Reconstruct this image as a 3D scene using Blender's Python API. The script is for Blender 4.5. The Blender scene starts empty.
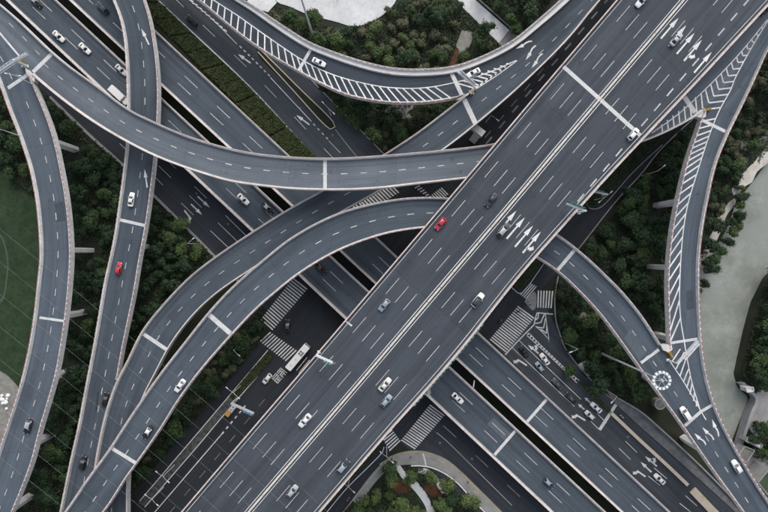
import bpy, bmesh, math, random
import numpy as np
from mathutils import Vector, Matrix
from mathutils.geometry import tessellate_polygon

random.seed(7)
rng = np.random.default_rng(11)
S = bpy.context.scene
COL = S.collection
R = math.radians

# ------------------------------------------------------------------ camera, light, exposure
CAM_H = 180.0
F_PX = 512.0                        # focal length in photo pixels (768 wide)
cam = bpy.data.cameras.new('camera')
cam.sensor_width = 36.0
cam.lens = 36.0 * F_PX / 768.0
cam.clip_start = 1.0
cam.clip_end = 6000.0
cam_o = bpy.data.objects.new('camera', cam)
cam_o.location = (0, 0, CAM_H)
COL.objects.link(cam_o)
S.camera = cam_o

SUN_EL, SUN_AZ = R(40), R(12)       # azimuth clockwise from +Y
w = bpy.data.worlds.new('World')
S.world = w
w.use_nodes = True
wn = w.node_tree.nodes
wl = w.node_tree.links
wn.clear()
sky = wn.new('ShaderNodeTexSky')
sky.sky_type = 'NISHITA'
sky.sun_disc = False
sky.sun_elevation = SUN_EL
sky.sun_rotation = SUN_AZ
sky.dust_density = 4.0
sky.air_density = 1.0
sky.ozone_density = 1.0
bg = wn.new('ShaderNodeBackground')
bg.inputs['Strength'].default_value = 0.14
out = wn.new('ShaderNodeOutputWorld')
hs = wn.new('ShaderNodeHueSaturation')
hs.inputs['Saturation'].default_value = 0.45
wl.new(sky.outputs[0], hs.inputs['Color'])
wl.new(hs.outputs[0], bg.inputs[0])
wl.new(bg.outputs[0], out.inputs[0])

sun = bpy.data.lights.new('sun', 'SUN')
sun.energy = 0.6
sun.angle = R(55)
sun.color = (1.0, 0.96, 0.91)
sun_o = bpy.data.objects.new('sun', sun)
d = Vector((math.sin(SUN_AZ) * math.cos(SUN_EL), math.cos(SUN_AZ) * math.cos(SUN_EL), math.sin(SUN_EL)))
sun_o.rotation_euler = d.to_track_quat('Z', 'Y').to_euler()
sun_o.location = (60, 80, 150)
COL.objects.link(sun_o)

S.view_settings.view_transform = 'Standard'
S.view_settings.look = 'None'
S.view_settings.gamma = 1.0
S.view_settings.exposure = 0.55
try:
    S.cycles.max_bounces = 5
    S.cycles.diffuse_bounces = 1
except Exception:
    pass

# ------------------------------------------------------------------ helpers
def at(px, py, z=0.0):
    """A pixel of the photograph as the real place at height z."""
    k = (CAM_H - z) / F_PX
    return Vector(((px - 384.0) * k, -(py - 256.0) * k, z))

def link(o, parent=None):
    COL.objects.link(o)
    if parent is not None:
        o.parent = parent
    return o

def tag(o, label=None, cat=None, group=None, kind=None):
    if label: o['label'] = label
    if cat: o['category'] = cat
    if group: o['group'] = group
    if kind: o['kind'] = kind
    return o

def empty(name, loc=(0, 0, 0), rz=0.0):
    o = bpy.data.objects.new(name, None)
    o.location = loc
    o.rotation_euler = (0, 0, rz)
    o.empty_display_size = 0.5
    return link(o)

def pymesh(name, verts, faces, mats, midx=None, smooth=False, uv=None):
    me = bpy.data.meshes.new(name)
    me.from_pydata([tuple(v) for v in verts], [], [tuple(f) for f in faces])
    for m in (mats if isinstance(mats, (list, tuple)) else [mats]):
        me.materials.append(m)
    if midx is not None:
        me.polygons.foreach_set('material_index', midx)
    if smooth:
        me.polygons.foreach_set('use_smooth', [True] * len(me.polygons))
    if uv is not None:
        lay = me.uv_layers.new(name='UVMap')
        idx = np.empty(len(me.loops), dtype=np.int32)
        me.loops.foreach_get('vertex_index', idx)
        lay.data.foreach_set('uv', np.asarray(uv, dtype=np.float32)[idx].ravel())
    me.update()
    return me

def obj(name, verts, faces, mats, parent=None, **kw):
    return link(bpy.data.objects.new(name, pymesh(name, verts, faces, mats, **kw)), parent)

class MB:
    """collects simple solids, builds ONE mesh object"""
    def __init__(self):
        self.v, self.f, self.m = [], [], []
    def add(self, vs, fs, mi=0):
        n = len(self.v)
        self.v += [Vector(v) for v in vs]
        self.f += [tuple(i + n for i in f) for f in fs]
        self.m += [mi] * len(fs)
    def box(self, c, s, rz=0.0, mi=0, taper=1.0):
        x, y, z = s[0] / 2, s[1] / 2, s[2] / 2
        M = Matrix.Rotation(rz, 3, 'Z')
        vs = []
        for dz, t in ((-z, 1.0), (z, taper)):
            for dx, dy in ((-x, -y), (x, -y), (x, y), (-x, y)):
                vs.append(M @ Vector((dx * t, dy * t, dz)) + Vector(c))
        self.add(vs, [(3, 2, 1, 0), (4, 5, 6, 7), (0, 1, 5, 4), (1, 2, 6, 5), (2, 3, 7, 6), (3, 0, 4, 7)], mi)
    def tube(self, p, q, r0, r1=None, n=8, mi=0):
        p, q = Vector(p), Vector(q)
        r1 = r0 if r1 is None else r1
        dirv = (q - p).normalized()
        a = dirv.orthogonal().normalized()
        b = dirv.cross(a)
        vs = []
        for c, r in ((p, r0), (q, r1)):
            for i in range(n):
                t = 2 * math.pi * i / n
                vs.append(c + (a * math.cos(t) + b * math.sin(t)) * r)
        fs = [(i, (i + 1) % n, n + (i + 1) % n, n + i) for i in range(n)]
        fs += [tuple(range(n - 1, -1, -1)), tuple(range(n, 2 * n))]
        self.add(vs, fs, mi)
    def poly_prism(self, pts, z0, z1, mi=0):
        n = len(pts)
        vs = [Vector((p[0], p[1], z0)) for p in pts] + [Vector((p[0], p[1], z1)) for p in pts]
        tris = tessellate_polygon([[Vector((p[0], p[1], 0)) for p in pts]])
        fs = []
        for t in tris:
            a, b, c = t
            u1, u2 = vs[b] - vs[a], vs[c] - vs[a]
            if u1.x * u2.y - u1.y * u2.x < 0:
                a, b, c = a, c, b
            fs.append((a + n, b + n, c + n))
            fs.append((c, b, a))
        area = sum(pts[i][0] * pts[(i + 1) % n][1] - pts[(i + 1) % n][0] * pts[i][1] for i in range(n))
        for i in range(n):
            j = (i + 1) % n
            fs.append((i, j, n + j, n + i) if area > 0 else (j, i, n + i, n + j))
        self.add(vs, fs, mi)
    def build(self, name, mats, parent=None, smooth=False):
        return obj(name, self.v, self.f, mats, parent, midx=self.m, smooth=smooth)

def ov(src, parent=None, loc=None, rz=None, mats=None):
    c = src.copy()
    COL.objects.link(c)
    if parent is not None: c.parent = parent
    if loc is not None: c.location = loc
    if rz is not None: c.rotation_euler = (0, 0, rz)
    return c

KIDS = {}
def kids(o):
    if o.name not in KIDS:
        KIDS[o.name] = list(o.children)
    return KIDS[o.name]
def copy_tree(o, parent=None):
    c = ov(o, parent)
    for ch in kids(o):
        copy_tree(ch, c)
    return c

def catmull(pts, per=12):
    P = np.array(pts, dtype=float)
    if len(P) == 2:
        t = np.linspace(0, 1, per + 1)[:, None]
        return P[0] * (1 - t) + P[1] * t
    P = np.vstack([2 * P[0] - P[1], P, 2 * P[-1] - P[-2]])
    outp = []
    for i in range(1, len(P) - 2):
        p0, p1, p2, p3 = P[i - 1], P[i], P[i + 1], P[i + 2]
        d0 = max(np.linalg.norm(p1 - p0), 1e-6) ** .5
        d1 = max(np.linalg.norm(p2 - p1), 1e-6) ** .5
        d2 = max(np.linalg.norm(p3 - p2), 1e-6) ** .5
        m1 = (p2 - p1) + d1 * ((p1 - p0) / d0 - (p2 - p0) / (d0 + d1))
        m2 = (p2 - p1) + d1 * ((p3 - p2) / d2 - (p3 - p1) / (d1 + d2))
        for k in range(per):
            t = k / per
            a = 2 * t**3 - 3 * t**2 + 1
            b = t**3 - 2 * t**2 + t
            c = -2 * t**3 + 3 * t**2
            e = t**3 - t**2
            outp.append(a * p1 + b * m1 + c * p2 + e * m2)
    outp.append(P[-2])
    return np.array(outp)

def resample(P, n):
    dd = np.r_[0, np.cumsum(np.linalg.norm(np.diff(P, axis=0), axis=1))]
    t = np.linspace(0, dd[-1], n)
    return np.stack([np.interp(t, dd, P[:, k]) for k in range(P.shape[1])], axis=1)

def smooth_curve(P, it=2):
    P = P.copy()
    for _ in range(it):
        Q = P.copy()
        Q[1:-1] = .25 * P[:-2] + .5 * P[1:-1] + .25 * P[2:]
        P = Q
    return P

def in_poly(x, y, poly):
    ins = np.zeros(np.shape(x), dtype=bool)
    n = len(poly)
    for i in range(n):
        x0, y0 = poly[i]
        x1, y1 = poly[(i + 1) % n]
        c = ((y0 > y) != (y1 > y)) & (x < (x1 - x0) * (y - y0) / ((y1 - y0) if y1 != y0 else 1e-9) + x0)
        ins ^= c
    return ins

def dist_poly(x, y, poly):
    best = np.full(np.shape(x), 1e9)
    n = len(poly)
    for i in range(n):
        ax, ay = poly[i]
        bx, by = poly[(i + 1) % n]
        dx, dy = bx - ax, by - ay
        t = np.clip(((x - ax) * dx + (y - ay) * dy) / (dx * dx + dy * dy + 1e-9), 0, 1)
        best = np.minimum(best, np.hypot(x - ax - t * dx, y - ay - t * dy))
    return best

def gpoly(px, z=0.0):
    return [tuple(at(x, y, z).xy) for x, y in px]

# ------------------------------------------------------------------ materials
def newmat(name):
    m = bpy.data.materials.new(name)
    m.use_nodes = True
    nt = m.node_tree
    b = nt.nodes['Principled BSDF']
    return m, nt, b

def mix(nt, a, b, fac, mode='MIX'):
    n = nt.nodes.new('ShaderNodeMix')
    n.data_type = 'RGBA'
    n.blend_type = mode
    for sock, val in ((n.inputs[0], fac), (n.inputs[6], a), (n.inputs[7], b)):
        if hasattr(val, 'links'):
            nt.links.new(val, sock)
        elif isinstance(val, (int, float)):
            sock.default_value = val
        else:
            sock.default_value = (*val, 1.0)
    return n.outputs[2]

def noise(nt, scale, detail=4.0, vec=None, rough=0.6):
    n = nt.nodes.new('ShaderNodeTexNoise')
    n.inputs['Scale'].default_value = scale
    n.inputs['Detail'].default_value = detail
    n.inputs['Roughness'].default_value = rough
    if vec is not None:
        nt.links.new(vec, n.inputs['Vector'])
    return n.outputs['Fac']

def ramp(nt, fac, lo, hi, a=0.0, b=1.0):
    n = nt.nodes.new('ShaderNodeMapRange')
    n.inputs['From Min'].default_value = lo
    n.inputs['From Max'].default_value = hi
    n.inputs['To Min'].default_value = a
    n.inputs['To Max'].default_value = b
    nt.links.new(fac, n.inputs['Value'])
    return n.outputs[0]

def coords(nt, kind='Object', scale=None):
    t = nt.nodes.new('ShaderNodeTexCoord')
    if scale is None:
        return t.outputs[kind]
    m = nt.nodes.new('ShaderNodeMapping')
    m.inputs['Scale'].default_value = scale
    nt.links.new(t.outputs[kind], m.inputs['Vector'])
    return m.outputs[0]

def geo_pos(nt):
    return nt.nodes.new('ShaderNodeNewGeometry').outputs['Position']

def bump(nt, b, h, strength=0.3, dist=0.05):
    n = nt.nodes.new('ShaderNodeBump')
    n.inputs['Strength'].default_value = strength
    n.inputs['Distance'].default_value = dist
    nt.links.new(h, n.inputs['Height'])
    nt.links.new(n.outputs[0], b.inputs['Normal'])

def asphalt(name, base, lane=3.5, streak=0.30):
    m, nt, b = newmat(name)
    pos = geo_pos(nt)
    dark = tuple(c * 0.72 for c in base)
    lite = tuple(c * 1.28 for c in base)
    c = mix(nt, dark, lite, ramp(nt, noise(nt, 0.06, 4, pos), 0.3, 0.7))
    # wheel tracks and wear drawn out along the road
    uvs = coords(nt, 'UV', (0.018, 0.9, 1.0))
    st = ramp(nt, noise(nt, 1.0, 3, uvs), 0.3, 0.7)
    c = mix(nt, c, tuple(x * 1.55 for x in base), ramp(nt, st, 0.3, 0.9, 0.0, streak * 1.25))
    uvs2 = coords(nt, 'UV', (0.03, 2.2, 1.0))
    st2 = ramp(nt, noise(nt, 1.0, 2, uvs2), 0.45, 0.7)
    c = mix(nt, c, tuple(x * 0.6 for x in base), ramp(nt, st2, 0, 1.0, 0.0, streak * 1.5))
    # separately laid lengths of surfacing
    sx = nt.nodes.new('ShaderNodeSeparateXYZ')
    nt.links.new(coords(nt, 'UV'), sx.inputs[0])
    d1 = nt.nodes.new('ShaderNodeMath'); d1.operation = 'DIVIDE'
    nt.links.new(sx.outputs[0], d1.inputs[0]); d1.inputs[1].default_value = 33.0
    d2 = nt.nodes.new('ShaderNodeMath'); d2.operation = 'FLOOR'
    nt.links.new(d1.outputs[0], d2.inputs[0])
    wnn = nt.nodes.new('ShaderNodeTexWhiteNoise'); wnn.noise_dimensions = '1D'
    nt.links.new(d2.outputs[0], wnn.inputs['W'])
    c = mix(nt, c, tuple(x * 1.5 for x in base), ramp(nt, wnn.outputs['Value'], 0, 1, 0, 0.3))
    uvs3 = coords(nt, 'UV', (0.005, 0.33, 1.0))
    c = mix(nt, c, tuple(x * 0.62 for x in base), ramp(nt, noise(nt, 1.0, 1, uvs3), 0.42, 0.72, 0.0, 0.55))
    uvs4 = coords(nt, 'UV', (0.06, 5.0, 1.0))
    c = mix(nt, c, tuple(x * 1.5 for x in base), ramp(nt, noise(nt, 1.0, 2, uvs4), 0.6, 0.75, 0.0, 0.28))
    c = mix(nt, c, tuple(x * 0.6 for x in base), ramp(nt, noise(nt, 0.13, 5, pos, 0.7), 0.56, 0.68, 0, 0.38))
    fr = nt.nodes.new('ShaderNodeMath'); fr.operation = 'FRACT'
    nt.links.new(d1.outputs[0], fr.inputs[0])
    c = mix(nt, c, tuple(x * 0.5 for x in base), ramp(nt, fr.outputs[0], 0.006, 0.003, 0, 0.55))
    uvs5 = coords(nt, 'UV', (0.012, 0.62, 1.0))
    c = mix(nt, c, tuple(x * 0.55 for x in base), ramp(nt, noise(nt, 1.0, 3, uvs5, 0.65), 0.5, 0.72, 0.0, 0.5))
    uvs6 = coords(nt, 'UV', (0.009, 0.5, 1.0))
    c = mix(nt, c, tuple(x * 1.6 for x in base), ramp(nt, noise(nt, 1.0, 3, uvs6, 0.65), 0.52, 0.72, 0.0, 0.38))
    # grain
    c = mix(nt, c, tuple(x * 1.7 for x in base), ramp(nt, noise(nt, 3.0, 3, pos, 0.8), 0.5, 0.8, 0, 0.45))
    # oil spots, small dark stains
    c = mix(nt, c, tuple(x * 0.45 for x in base), ramp(nt, noise(nt, 0.45, 3, pos), 0.66, 0.74, 0, 0.5))
    nt.links.new(c, b.inputs['Base Color'])
    b.inputs['Roughness'].default_value = 0.85
    b.inputs['Specular IOR Level'].default_value = 0.25
    bump(nt, b, noise(nt, 9.0, 2, pos), 0.25, 0.03)
    return m

def mottled(name, a, bcol, scale=0.5, rough=0.85, bumps=0.2, fine=4.0, spec=0.3, fine_amt=0.35):
    m, nt, b = newmat(name)
    pos = geo_pos(nt)
    c = mix(nt, a, bcol, ramp(nt, noise(nt, scale, 5, pos), 0.3, 0.7))
    c = mix(nt, c, tuple(x * 0.55 for x in a), ramp(nt, noise(nt, fine, 3, pos), 0.5, 0.75, 0, fine_amt))
    nt.links.new(c, b.inputs['Base Color'])
    b.inputs['Roughness'].default_value = rough
    b.inputs['Specular IOR Level'].default_value = spec
    if bumps:
        bump(nt, b, noise(nt, fine * 1.6, 3, pos), bumps, 0.05)
    return m

def plain(name, col, rough=0.5, metal=0.0, spec=0.5, coat=0.0):
    m, nt, b = newmat(name)
    b.inputs['Base Color'].default_value = (*col, 1)
    b.inputs['Roughness'].default_value = rough
    b.inputs['Metallic'].default_value = metal
    b.inputs['Specular IOR Level'].default_value = spec
    b.inputs['Coat Weight'].default_value = coat
    b.inputs['Coat Roughness'].default_value = 0.08
    return m

def leafmat(name, dark, lite, warm=None):
    m, nt, b = newmat(name)
    info = nt.nodes.new('ShaderNodeObjectInfo')
    geo = nt.nodes.new('ShaderNodeNewGeometry')
    c = mix(nt, dark, lite, geo.outputs['Random Per Island'])
    c = mix(nt, c, warm or tuple(x * 1.5 for x in lite), ramp(nt, info.outputs['Random'], 0.0, 1.0, 0.0, 0.6))
    c = mix(nt, c, tuple(x * 0.5 for x in dark), ramp(nt, noise(nt, 0.55, 2, geo.outputs['Position']), 0.45, 0.7, 0, 0.55))
    nt.links.new(c, b.inputs['Base Color'])
    b.inputs['Roughness'].default_value = 0.6
    b.inputs['Specular IOR Level'].default_value = 0.25
    b.inputs['Transmission Weight'].default_value = 0.0
    return m

def paintmat(name, col, wear=0.5):
    m, nt, b = newmat(name)
    pos = geo_pos(nt)
    col0 = col
    col = mix(nt, col0, tuple(x * 0.70 for x in col0), ramp(nt, noise(nt, 0.12, 3, pos), 0.35, 0.65))
    dark_ = tuple(x * 0.22 for x in col0)
    c = mix(nt, col, dark_, ramp(nt, noise(nt, 2.2, 5, pos, 0.8), 0.48, 0.66, 0, wear))
    nt.links.new(c, b.inputs['Base Color'])
    b.inputs['Roughness'].default_value = 0.7
    return m

M = {}
M['asphalt_main'] = asphalt('asphalt_main', (0.053, 0.062, 0.076), streak=0.35)
M['asphalt_pale'] = asphalt('asphalt_pale', (0.112, 0.131, 0.154), streak=0.30)
M['asphalt_mid'] = asphalt('asphalt_mid', (0.077, 0.097, 0.120), streak=0.30)
M['asphalt_long'] = asphalt('asphalt_long', (0.068, 0.086, 0.107), streak=0.30)
M['asphalt_corridor'] = asphalt('asphalt_corridor', (0.059, 0.074, 0.092), streak=0.40)
M['asphalt_dark'] = asphalt('asphalt_dark', (0.041, 0.052, 0.066), streak=0.35)
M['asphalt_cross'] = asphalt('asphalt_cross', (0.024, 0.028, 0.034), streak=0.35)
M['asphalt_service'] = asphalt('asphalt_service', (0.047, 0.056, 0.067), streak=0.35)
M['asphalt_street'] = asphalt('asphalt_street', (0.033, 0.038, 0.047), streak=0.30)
M['concrete'] = mottled('concrete', (0.60, 0.60, 0.595), (0.72, 0.715, 0.705), 0.35, fine=1.6, fine_amt=0.3)
M['concrete_grey'] = mottled('concrete_grey', (0.24, 0.245, 0.25), (0.34, 0.34, 0.34), 0.3, fine=1.4)
M['fascia'] = mottled('fascia', (0.50, 0.49, 0.485), (0.70, 0.69, 0.68), 0.3, fine=1.1, fine_amt=0.6)
M['rail_red'] = mottled('rail_red', (0.34, 0.12, 0.10), (0.46, 0.29, 0.26), 0.45, rough=0.6, fine=1.2, bumps=0)
M['rail_pink'] = mottled('rail_pink', (0.56, 0.43, 0.39), (0.66, 0.58, 0.54), 0.3, rough=0.6, fine=1.0, bumps=0)
M['white_line'] = paintmat('white_line', (0.82, 0.82, 0.81), 0.6)
M['dash_line'] = paintmat('dash_line', (0.60, 0.61, 0.615), 0.7)
M['faint_line'] = paintmat('faint_line', (0.42, 0.43, 0.44), 0.8)
M['yellow_line'] = paintmat('yellow_line', (0.44, 0.33, 0.15), 0.5)
M['amber_line'] = paintmat('amber_line', (0.33, 0.26, 0.17), 0.7)
M['tyre_mark'] = paintmat('tyre_mark', (0.022, 0.023, 0.026), 0.2)
M['joint'] = mottled('joint', (0.50, 0.505, 0.51), (0.66, 0.66, 0.655), 0.6, fine=1.5)
M['cream'] = mottled('cream', (0.56, 0.48, 0.36), (0.66, 0.59, 0.48), 0.4, fine=2.0, bumps=0.1)
M['barrier'] = mottled('barrier', (0.56, 0.53, 0.48), (0.68, 0.65, 0.60), 0.4, fine=2.0, bumps=0.1)
M['soil'] = mottled('soil', (0.012, 0.018, 0.009), (0.028, 0.033, 0.020), 0.12, fine=1.5)
M['lawn'] = mottled('lawn', (0.012, 0.032, 0.012), (0.034, 0.058, 0.025), 0.22, fine=0.7, fine_amt=0.8)
M['rough_ground'] = mottled('rough_ground', (0.16, 0.16, 0.14), (0.30, 0.29, 0.27), 0.5, fine=2.0)
M['red_soil'] = mottled('red_soil', (0.13, 0.055, 0.025), (0.05, 0.025, 0.015), 0.5, fine=1.5)
M['old_paving'] = mottled('old_paving', (0.030, 0.032, 0.030), (0.13, 0.132, 0.13), 0.8, fine=2.0, fine_amt=0.6)
M['walk_grey'] = mottled('walk_grey', (0.11, 0.115, 0.12), (0.20, 0.205, 0.21), 0.5, fine=2.0, fine_amt=0.5)
M['track'] = mottled('track', (0.05, 0.065, 0.05), (0.08, 0.09, 0.075), 0.4, fine=2)
M['paving'] = mottled('paving', (0.50, 0.51, 0.52), (0.67, 0.68, 0.69), 0.16, fine=0.8, bumps=0.1, fine_amt=0.3)
M['paving_grey'] = mottled('paving_grey', (0.20, 0.205, 0.205), (0.31, 0.31, 0.305), 0.3, fine=1.6)
M['sand'] = mottled('sand', (0.42, 0.40, 0.36), (0.62, 0.58, 0.53), 0.35, fine=1.6, fine_amt=0.5)
M['kerb'] = mottled('kerb', (0.26, 0.26, 0.26), (0.36, 0.36, 0.355), 0.6, fine=2.0)
M['steel'] = plain('steel', (0.50, 0.52, 0.54), 0.45, 0.3)
M['pale_steel'] = plain('pale_steel', (0.62, 0.64, 0.66), 0.5)
M['wire'] = plain('wire', (0.36, 0.39, 0.40), 0.6)
M['sign_green'] = plain('sign_green', (0.02, 0.22, 0.13), 0.4)
M['sign_blue'] = plain('sign_blue', (0.05, 0.16, 0.36), 0.4)
M['sign_white'] = plain('sign_white', (0.72, 0.74, 0.75), 0.5)
M['ochre'] = plain('ochre', (0.30, 0.19, 0.04), 0.6)
M['bark'] = mottled('bark', (0.07, 0.055, 0.04), (0.12, 0.10, 0.08), 1.0, fine=5)
M['tyre'] = plain('tyre', (0.015, 0.015, 0.016), 0.85)
M['hub'] = plain('hub', (0.45, 0.46, 0.47), 0.35, 0.7)
M['glass'] = plain('glass', (0.012, 0.015, 0.019), 0.08, 0.0, 0.6)
M['headlight'] = plain('headlight', (0.75, 0.77, 0.8), 0.15)
M['tail_light'] = plain('tail_light', (0.35, 0.02, 0.015), 0.25)
M['trim_dark'] = plain('trim_dark', (0.03, 0.031, 0.034), 0.6)
M['leaf_dark'] = leafmat('leaf_dark', (0.012, 0.030, 0.014), (0.031, 0.062, 0.028), (0.040, 0.074, 0.030))
M['leaf_mid'] = leafmat('leaf_mid', (0.022, 0.052, 0.018), (0.058, 0.104, 0.036), (0.080, 0.120, 0.042))
M['leaf_lite'] = leafmat('leaf_lite', (0.038, 0.076, 0.022), (0.092, 0.138, 0.046), (0.120, 0.150, 0.055))
M['leaf_olive'] = leafmat('leaf_olive', (0.050, 0.064, 0.032), (0.115, 0.125, 0.066), (0.140, 0.140, 0.085))
M['leaf_hedge'] = leafmat('leaf_hedge', (0.028, 0.047, 0.012), (0.074, 0.104, 0.032), (0.080, 0.098, 0.030))
M['leaf_low'] = leafmat('leaf_low', (0.016, 0.028, 0.014), (0.040, 0.058, 0.028))

def watermat():
    m, nt, b = newmat('river_water')
    pos = geo_pos(nt)
    c = mix(nt, (0.215, 0.238, 0.212), (0.265, 0.285, 0.262), ramp(nt, noise(nt, 0.03, 4, pos), 0.35, 0.65))
    c = mix(nt, c, (0.38, 0.395, 0.37), ramp(nt, noise(nt, 0.045, 8, pos, 0.75), 0.52, 0.68, 0, 0.7))
    c = mix(nt, c, (0.14, 0.158, 0.132), ramp(nt, noise(nt, 0.08, 7, pos, 0.7), 0.50, 0.68, 0, 0.55))
    nt.links.new(c, b.inputs['Base Color'])
    b.inputs['Roughness'].default_value = 0.12
    b.inputs['IOR'].default_value = 1.33
    bump(nt, b, noise(nt, 1.3, 3, pos), 0.12, 0.06)
    return m
M['water'] = watermat()
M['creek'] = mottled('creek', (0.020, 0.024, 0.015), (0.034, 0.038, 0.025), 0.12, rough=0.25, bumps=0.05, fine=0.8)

PAINT = {
    'white': plain('paint_white', (0.78, 0.78, 0.77), 0.3, 0, 0.5, 0.5),
    'offwhite': plain('paint_offwhite', (0.62, 0.62, 0.60), 0.3, 0, 0.5, 0.5),
    'silver': plain('paint_silver', (0.38, 0.40, 0.42), 0.4, 0.1, 0.4, 0.2),
    'bluesilver': plain('paint_bluesilver', (0.28, 0.34, 0.39), 0.4, 0.1, 0.4, 0.2),
    'grey': plain('paint_grey', (0.075, 0.08, 0.088), 0.4, 0.1, 0.4, 0.2),
    'slate': plain('paint_slate', (0.040, 0.055, 0.064), 0.4, 0.1, 0.4, 0.2),
    'black': plain('paint_black', (0.012, 0.013, 0.015), 0.4, 0, 0.35, 0.15),
    'blue': plain('paint_blue', (0.016, 0.032, 0.08), 0.4, 0, 0.4, 0.2),
    'red': plain('paint_red', (0.50, 0.035, 0.05), 0.3, 0, 0.5, 0.5),
    'maroon': plain('paint_maroon', (0.13, 0.05, 0.05), 0.35, 0.1, 0.5, 0.5),
    'orange': plain('paint_orange', (0.55, 0.26, 0.06), 0.4, 0, 0.5, 0.2),
}

# ------------------------------------------------------------------ ribbons: anything road-shaped
class Ribbon:
    def __init__(self, Lpx, Rpx, zf, step=1.6):
        a, b = catmull(Lpx), catmull(Rpx)
        ln = sum(np.linalg.norm(np.diff(p, axis=0), axis=1).sum() for p in (a, b)) / 2 / 2.9
        n = max(8, int(ln / step))
        self.Lp, self.Rp = smooth_curve(resample(a, n), 3), smooth_curve(resample(b, n), 3)
        self.n = n
        zl = np.array([zf(*p) for p in self.Lp]); zr = np.array([zf(*p) for p in self.Rp])
        zl, zr = smooth_curve(zl[:, None], 6)[:, 0], smooth_curve(zr[:, None], 6)[:, 0]
        self.L = np.array([at(p[0], p[1], z) for p, z in zip(self.Lp, zl)])
        self.R = np.array([at(p[0], p[1], z) for p, z in zip(self.Rp, zr)])
        self.C = (self.L + self.R) / 2
        self.Cp = (self.Lp + self.Rp) / 2
        self.u = np.r_[0, np.cumsum(np.linalg.norm(np.diff(self.C, axis=0), axis=1))]
        self.W = np.linalg.norm(self.R - self.L, axis=1)
        self.length = self.u[-1]
        self.thing = None
    def idx(self, u):
        i = int(np.clip(np.searchsorted(self.u, u) - 1, 0, self.n - 2))
        return i, (u - self.u[i]) / (self.u[i + 1] - self.u[i])
    def P(self, u, f, dz=0.0):
        i, t = self.idx(u)
        l = self.L[i] * (1 - t) + self.L[i + 1] * t
        r = self.R[i] * (1 - t) + self.R[i + 1] * t
        p = Vector(l * (1 - f) + r * f)
        p.z += dz
        return p
    def width(self, u):
        return float(np.interp(u, self.u, self.W))
    def tan(self, u):
        a, b = self.P(u - 1.5, .5), self.P(u + 1.5, .5)
        v = b - a
        return math.atan2(v.y, v.x)
    def loc(self, x, y):
        """(u, f) of a pixel lying on this ribbon"""
        p = np.array([x, y], dtype=float)
        i = int(np.argmin(((self.Cp - p) ** 2).sum(1)))
        best = None
        for k in range(max(0, i - 14), min(self.n - 1, i + 14)):
            a0, a1, b0, b1 = self.Lp[k], self.Lp[k + 1], self.Rp[k], self.Rp[k + 1]
            t, f = .5, .5
            for _ in range(6):
                l, r = a0 + (a1 - a0) * t, b0 + (b1 - b0) * t
                q = l + (r - l) * f
                J = np.stack([(a1 - a0) * (1 - f) + (b1 - b0) * f, r - l], 1)
                try:
                    dl = np.linalg.solve(J, p - q)
                except np.linalg.LinAlgError:
                    break
                t += float(np.clip(dl[0], -3, 3)); f += float(np.clip(dl[1], -2, 2))
            e = max(0, -t, t - 1)
            if best is None or e < best[0]:
                best = (e, self.u[k] + t * (self.u[k + 1] - self.u[k]), f)
        return best[1], best[2]
    def at(self, x, y, dz=0.0):
        u, f = self.loc(x, y)
        return self.P(u, f, dz)
    def inside(self, x, y, margin=0.0):
        X_, Y_ = np.array(float(x)), np.array(float(y))
        o = self.outline()
        return bool(in_poly(X_, Y_, o)) or (margin > 0 and float(dist_poly(X_, Y_, o)) < margin)
    def outline(self):
        if not hasattr(self, '_o'):
            s = 3
            self._o = [tuple(p[:2]) for p in self.L[::s]] + [tuple(p[:2]) for p in self.R[::-1][::s]]
        return self._o
    # ---- meshes
    def surface(self, name, mat, parent=None, kind=None, nx=1):
        vs, uv, fs = [], [], []
        for i in range(self.n):
            for k in range(nx + 1):
                f = k / nx
                vs.append(self.L[i] * (1 - f) + self.R[i] * f)
                uv.append((self.u[i], f * self.W[i]))
        for i in range(self.n - 1):
            for k in range(nx):
                a = i * (nx + 1) + k
                fs.append((a, a + 1, a + nx + 2, a + nx + 1)[::-1])
        o = obj(name, vs, fs, mat, parent, uv=uv)
        fix_up(o)
        if kind: o['kind'] = kind
        return o
    def deck(self, mat, parent, depth=1.9, lip=0.45, conc=None):
        sec = [(0, 0), (1, 0), (1, -lip), (.82, -lip - .35), (.74, -depth), (.26, -depth), (.18, -lip - .35), (0, -lip)]
        m = len(sec)
        vs, uv, fs, mi = [], [], [], []
        for i in range(self.n):
            for f, dz in sec:
                p = self.L[i] * (1 - f) + self.R[i] * f
                vs.append((p[0], p[1], p[2] + dz))
                uv.append((self.u[i], f * self.W[i]))
        for i in range(self.n - 1):
            for k in range(m):
                a, b = i * m + k, i * m + (k + 1) % m
                fs.append((a, b, b + m, a + m))
                mi.append(0 if k == 0 else 1)
        fs.append(tuple(range(m - 1, -1, -1))); mi.append(1)
        fs.append(tuple((self.n - 1) * m + k for k in range(m))); mi.append(1)
        o = obj('deck', vs, fs, [mat, conc or M['fascia']], parent, midx=mi, uv=uv)
        bm = bmesh.new(); bm.from_mesh(o.data); bmesh.ops.recalc_face_normals(bm, faces=bm.faces); bm.to_mesh(o.data); bm.free()
        return o
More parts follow.
